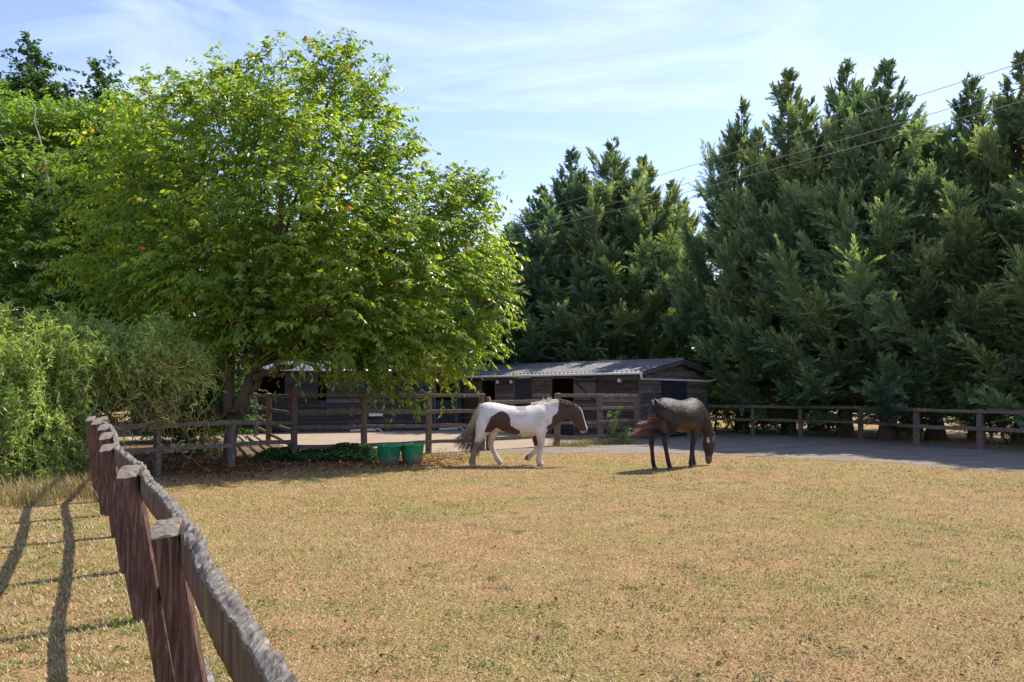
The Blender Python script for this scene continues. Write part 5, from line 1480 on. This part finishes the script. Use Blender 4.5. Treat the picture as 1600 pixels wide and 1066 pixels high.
def dark_horse():
    Yh = 15.55; k = Yh / (6.6625 * F); cth, sth = math.cos(R(40)), math.sin(R(40))
    px0 = 940 + 790 / 6.6625
    X0 = (px0 - 800) / F * Yh
    root = empty('horse', (X0, Yh, 0), R(40)); tag(root, 'dark bay horse grazing with its head down and tail swishing', 'horse')
    parts = []
    def tk(x, zt, zb, hw): return ((x, 0, (zt + zb) / 2), (zt - zb) / 2, hw, (0, 0, 1), (0, 1, 0))
    parts.append(loft([tk(-.76, 1.20, 1.05, .05), tk(-.735, 1.28, .93, .13), tk(-.68, 1.345, .86, .20), tk(-.58, 1.40, .82, .255), tk(-.43, 1.435, .80, .275), tk(-.25, 1.42, .80, .27), tk(-.05, 1.385, .76, .295), tk(.13, 1.37, .72, .31),
                       tk(.30, 1.385, .72, .295), tk(.43, 1.43, .74, .25), tk(.53, 1.42, .78, .22), tk(.63, 1.35, .84, .17), tk(.70, 1.22, .93, .09)], 28))
    # hip points (angular croup), belly
    parts.append(chain([(.36, 0, 1.12), (.56, 0, 1.13), (.74, 0, 1.05), (.88, 0, .91), (.97, 0, .76), (1.03, 0, .64), (1.07, 0, .56)], [(.27, .16), (.27, .15), (.235, .125), (.20, .11), (.165, .10), (.14, .09), (.10, .07)], (0, 1, 0), 20))
    hl = unit(np.array((.65, .76, 0)))
    parts.append(chain([(1.12, 0, .66), (1.09, 0, .59), (1.06, 0, .49), (1.04, -.01, .38), (1.03, -.02, .28), (1.02, -.02, .20), (1.01, -.03, .11), (1.0, -.03, .055), (1.0, -.03, .025)], [(.045, .05), (.095, .09), (.135, .11), (.13, .105), (.10, .082), (.076, .066), (.072, .062), (.055, .05), (.02, .02)], hl, 18))
    for sg in (-1, 1):
        b0 = np.array((1.13, 0, .64)) + hl * sg * .06
        parts.append(chain([b0 + np.array((-.03, 0, -.02)), b0 + np.array((.035, -.01, .03)) + hl * sg * .015, b0 + np.array((.10, -.03, .055)) + hl * sg * .03], [(.02, .022), (.024, .02), (.005, .005)], hl, 10))
    def leg(L_, y, gy):
        pts = []; rr_ = []
        for (zx, zy, a, b, *yy) in L_:
            x = ((zx - 790) * k + y * sth) / cth; pts.append((x, y + (yy[0] if yy else 0), (gy - zy) * k * (1 + (gy - 943) * .0009))); rr_.append((a, b))
        return chain(pts, rr_, (0, 1, 0), 18)
    parts.append(leg([(590, 340, .20, .12, .05), (600, 430, .19, .12), (628, 510, .13, .10), (630, 585, .085, .07), (612, 665, .062, .055), (622, 740, .045, .042), (640, 820, .042, .04), (655, 885, .05, .046), (668, 920, .043, .042), (678, 957, .062, .058)], -.13, 963))
    parts.append(leg([(590, 360, .18, .11, -.04), (545, 440, .17, .11), (515, 510, .12, .09), (503, 580, .075, .065), (490, 665, .058, .052), (495, 740, .043, .04), (502, 820, .04, .038), (510, 880, .048, .044), (520, 915, .042, .04), (530, 945, .06, .056)], .13, 951))
    parts.append(leg([(1035, 350, .17, .10, .03), (1030, 450, .145, .10), (1005, 540, .10, .085), (985, 610, .075, .065), (962, 705, .055, .052), (950, 780, .041, .04), (940, 850, .039, .037), (935, 890, .048, .044), (940, 915, .044, .042), (946, 936, .062, .056)], -.13, 942))
    parts.append(leg([(1020, 440, .14, .10, -.03), (1030, 540, .095, .08), (1022, 610, .07, .062), (1012, 700, .052, .05), (1015, 770, .04, .038), (1020, 840, .039, .037), (1022, 875, .046, .043), (1028, 895, .043, .041), (1036, 914, .06, .056)], .13, 921))
    me = fuse(parts, .0125, 5)
    def colfn(co):
        x = co[:, 0]; y = co[:, 1]; z = co[:, 2]
        nn = np.array([noise.noise(Vector((a * 4, b * 4, c * 4))) for a, b, c in co])
        c = np.tile(np.array((.022, .015, .013)), (len(co), 1))
        bel = np.clip(1 - abs(z - .84 - .05 * nn) / .16, 0, 1)[:, None] * (np.abs(x[:, None] + .0) < .55)
        bel = bel * np.clip((.55 - np.abs(x[:, None])) / .2, 0, 1)
        c = c * (1 - .75 * bel) + np.array((.09, .042, .022)) * .75 * bel
        bt = np.clip((-.62 - x) / .1, 0, 1)[:, None] * np.clip(1 - abs(z - 1.0) / .3, 0, 1)[:, None]; c = c * (1 - .5 * bt) + np.array((.11, .05, .025)) * .5 * bt
        leg_ = z < .55; c[leg_ & (x < .85)] = np.array((.018, .013, .012))
        head = (x > .85) & (z < .62)
        c[head] = np.array((.04, .026, .02)); mz = head & (z < .2); c[mz] = np.array((.12, .08, .055))
        # star: pale mark high on the face
        dst = ((x - .96) / .035) ** 2 + ((z - .545) / .085) ** 2; c[(dst < .7 + nn * .5) & (y < -.02)] = np.array((.45, .41, .38))
        hoof = z < .045; c[hoof & (x < .85)] = np.array((.10, .085, .07))
        return c
    finish_body(me, M['coat_dark'], colfn, root)
    e = MB(); e.tube([(0, -.014, 0), (0, -.008, 0), (0, 0, 0), (0, .008, 0), (0, .014, 0)], [.004, .016, .02, .016, .004], 10)
    for sg in (-1, 1):
        o = e.build('eye', M['eye'], root); o.location = Vector((1.06, 0, .46)) + Vector(hl) * sg * .088; o.rotation_euler = (0, 0, math.atan2(hl[1], hl[0]) - math.pi / 2)
    # tail, traced in the view plane then placed just outside the near hip
    Mi = Matrix.Rotation(-R(40), 3, 'Z')
    def w(zx, zy, dy):
        v = Mi @ Vector(((zx - 790) * k, dy, (943.5 - zy) * k)); return (v.x, v.y, v.z)
    S_ = []
    for i in range(760):
        u = random.random(); jx = random.gauss(0, 13); jy = random.gauss(0, 17)
        g_ = random.random()
        # three flicks
        ends = [(252, 575), (345, 462), (450, 398), (500, 545), (600, 590), (300, 535), (395, 505)]
        wt = random.choices((0, 1, 2, 3, 4, 5, 6), [4, 3, 1.6, 2, 1.2, 2, 1.4])[0]; ex, ey = ends[wt]
        back = random.random() ** 2.2
        jx *= 1.25; ex2 = ex + back * (560 - ex) + random.gauss(0, 24); ey2 = ey + random.gauss(0, 8) + back * random.uniform(-35, 25)
        turn = {0: (700, 470), 1: (705, 430), 2: (680, 395), 3: (675, 500), 4: (660, 500), 5: (700, 455), 6: (695, 440)}[wt]; wt = 1 if wt > 4 else wt
        cp = [w(500 + jx * .5, 245 + jy * .5, -.50), w(520 + jx, 310 + jy, -.62), w(590 + jx, 365 + jy * 1.3, -.66), w(650 + jx, 395 + jy * 1.4, -.66), w(turn[0] + jx, turn[1] + jy, -.64), w(640 + jx, (turn[1] * .55 + ey * .45) + jy + 10, -.62), w((turn[0] + ex2) / 2 - 60, ey2 * .7 + turn[1] * .3 + random.gauss(6, 10), -.62), w(ex2, ey2, -.66 + random.uniform(-.04, .04))]
        kk = random.uniform(.7, 1.2)
        S_.append((spline(cp, 16), np.array((.022, .018, .018)) * kk, (np.array((.36, .12, .065)) if (random.random() < .75 and wt < 3 and back < .35) else np.array((.05, .036, .033))) * kk))
    hair('tail', S_, root, .0052, expo=2.6)
    S_ = []
    cr_ = spline([(.46, 0, 1.44), (.62, 0, 1.39), (.78, 0, 1.27), (.93, 0, 1.10), (1.04, 0, .92), (1.12, 0, .76), (1.16, 0, .66)], 60)
    for i in range(260):
        p_ = cr_[random.randint(6, 59)]; sg = 1 if random.random() < .75 else -1; ln = random.uniform(.08, .22)
        S_.append((spline([(p_[0] - .02, 0, p_[2] - .015), (p_[0] + .012, sg * .03, p_[2] + .01), (p_[0] + .01, sg * .07, p_[2] - ln * .5), (p_[0] - .02 + random.uniform(-.04, .04), sg * .10, p_[2] - ln)], 7), (.03, .022, .02), (.09, .045, .03)))
    for i in range(70):
        S_.append((spline([(1.14, random.uniform(-.03, .03), .66), (1.18 + random.uniform(0, .03), random.uniform(-.06, .04), .6), (1.17 + random.uniform(-.03, .03), random.uniform(-.08, .04), .5 + random.uniform(-.06, .04))], 6), (.10, .04, .03), (.20, .08, .05)))
    hair('mane', S_, root, .005)
dark_horse()
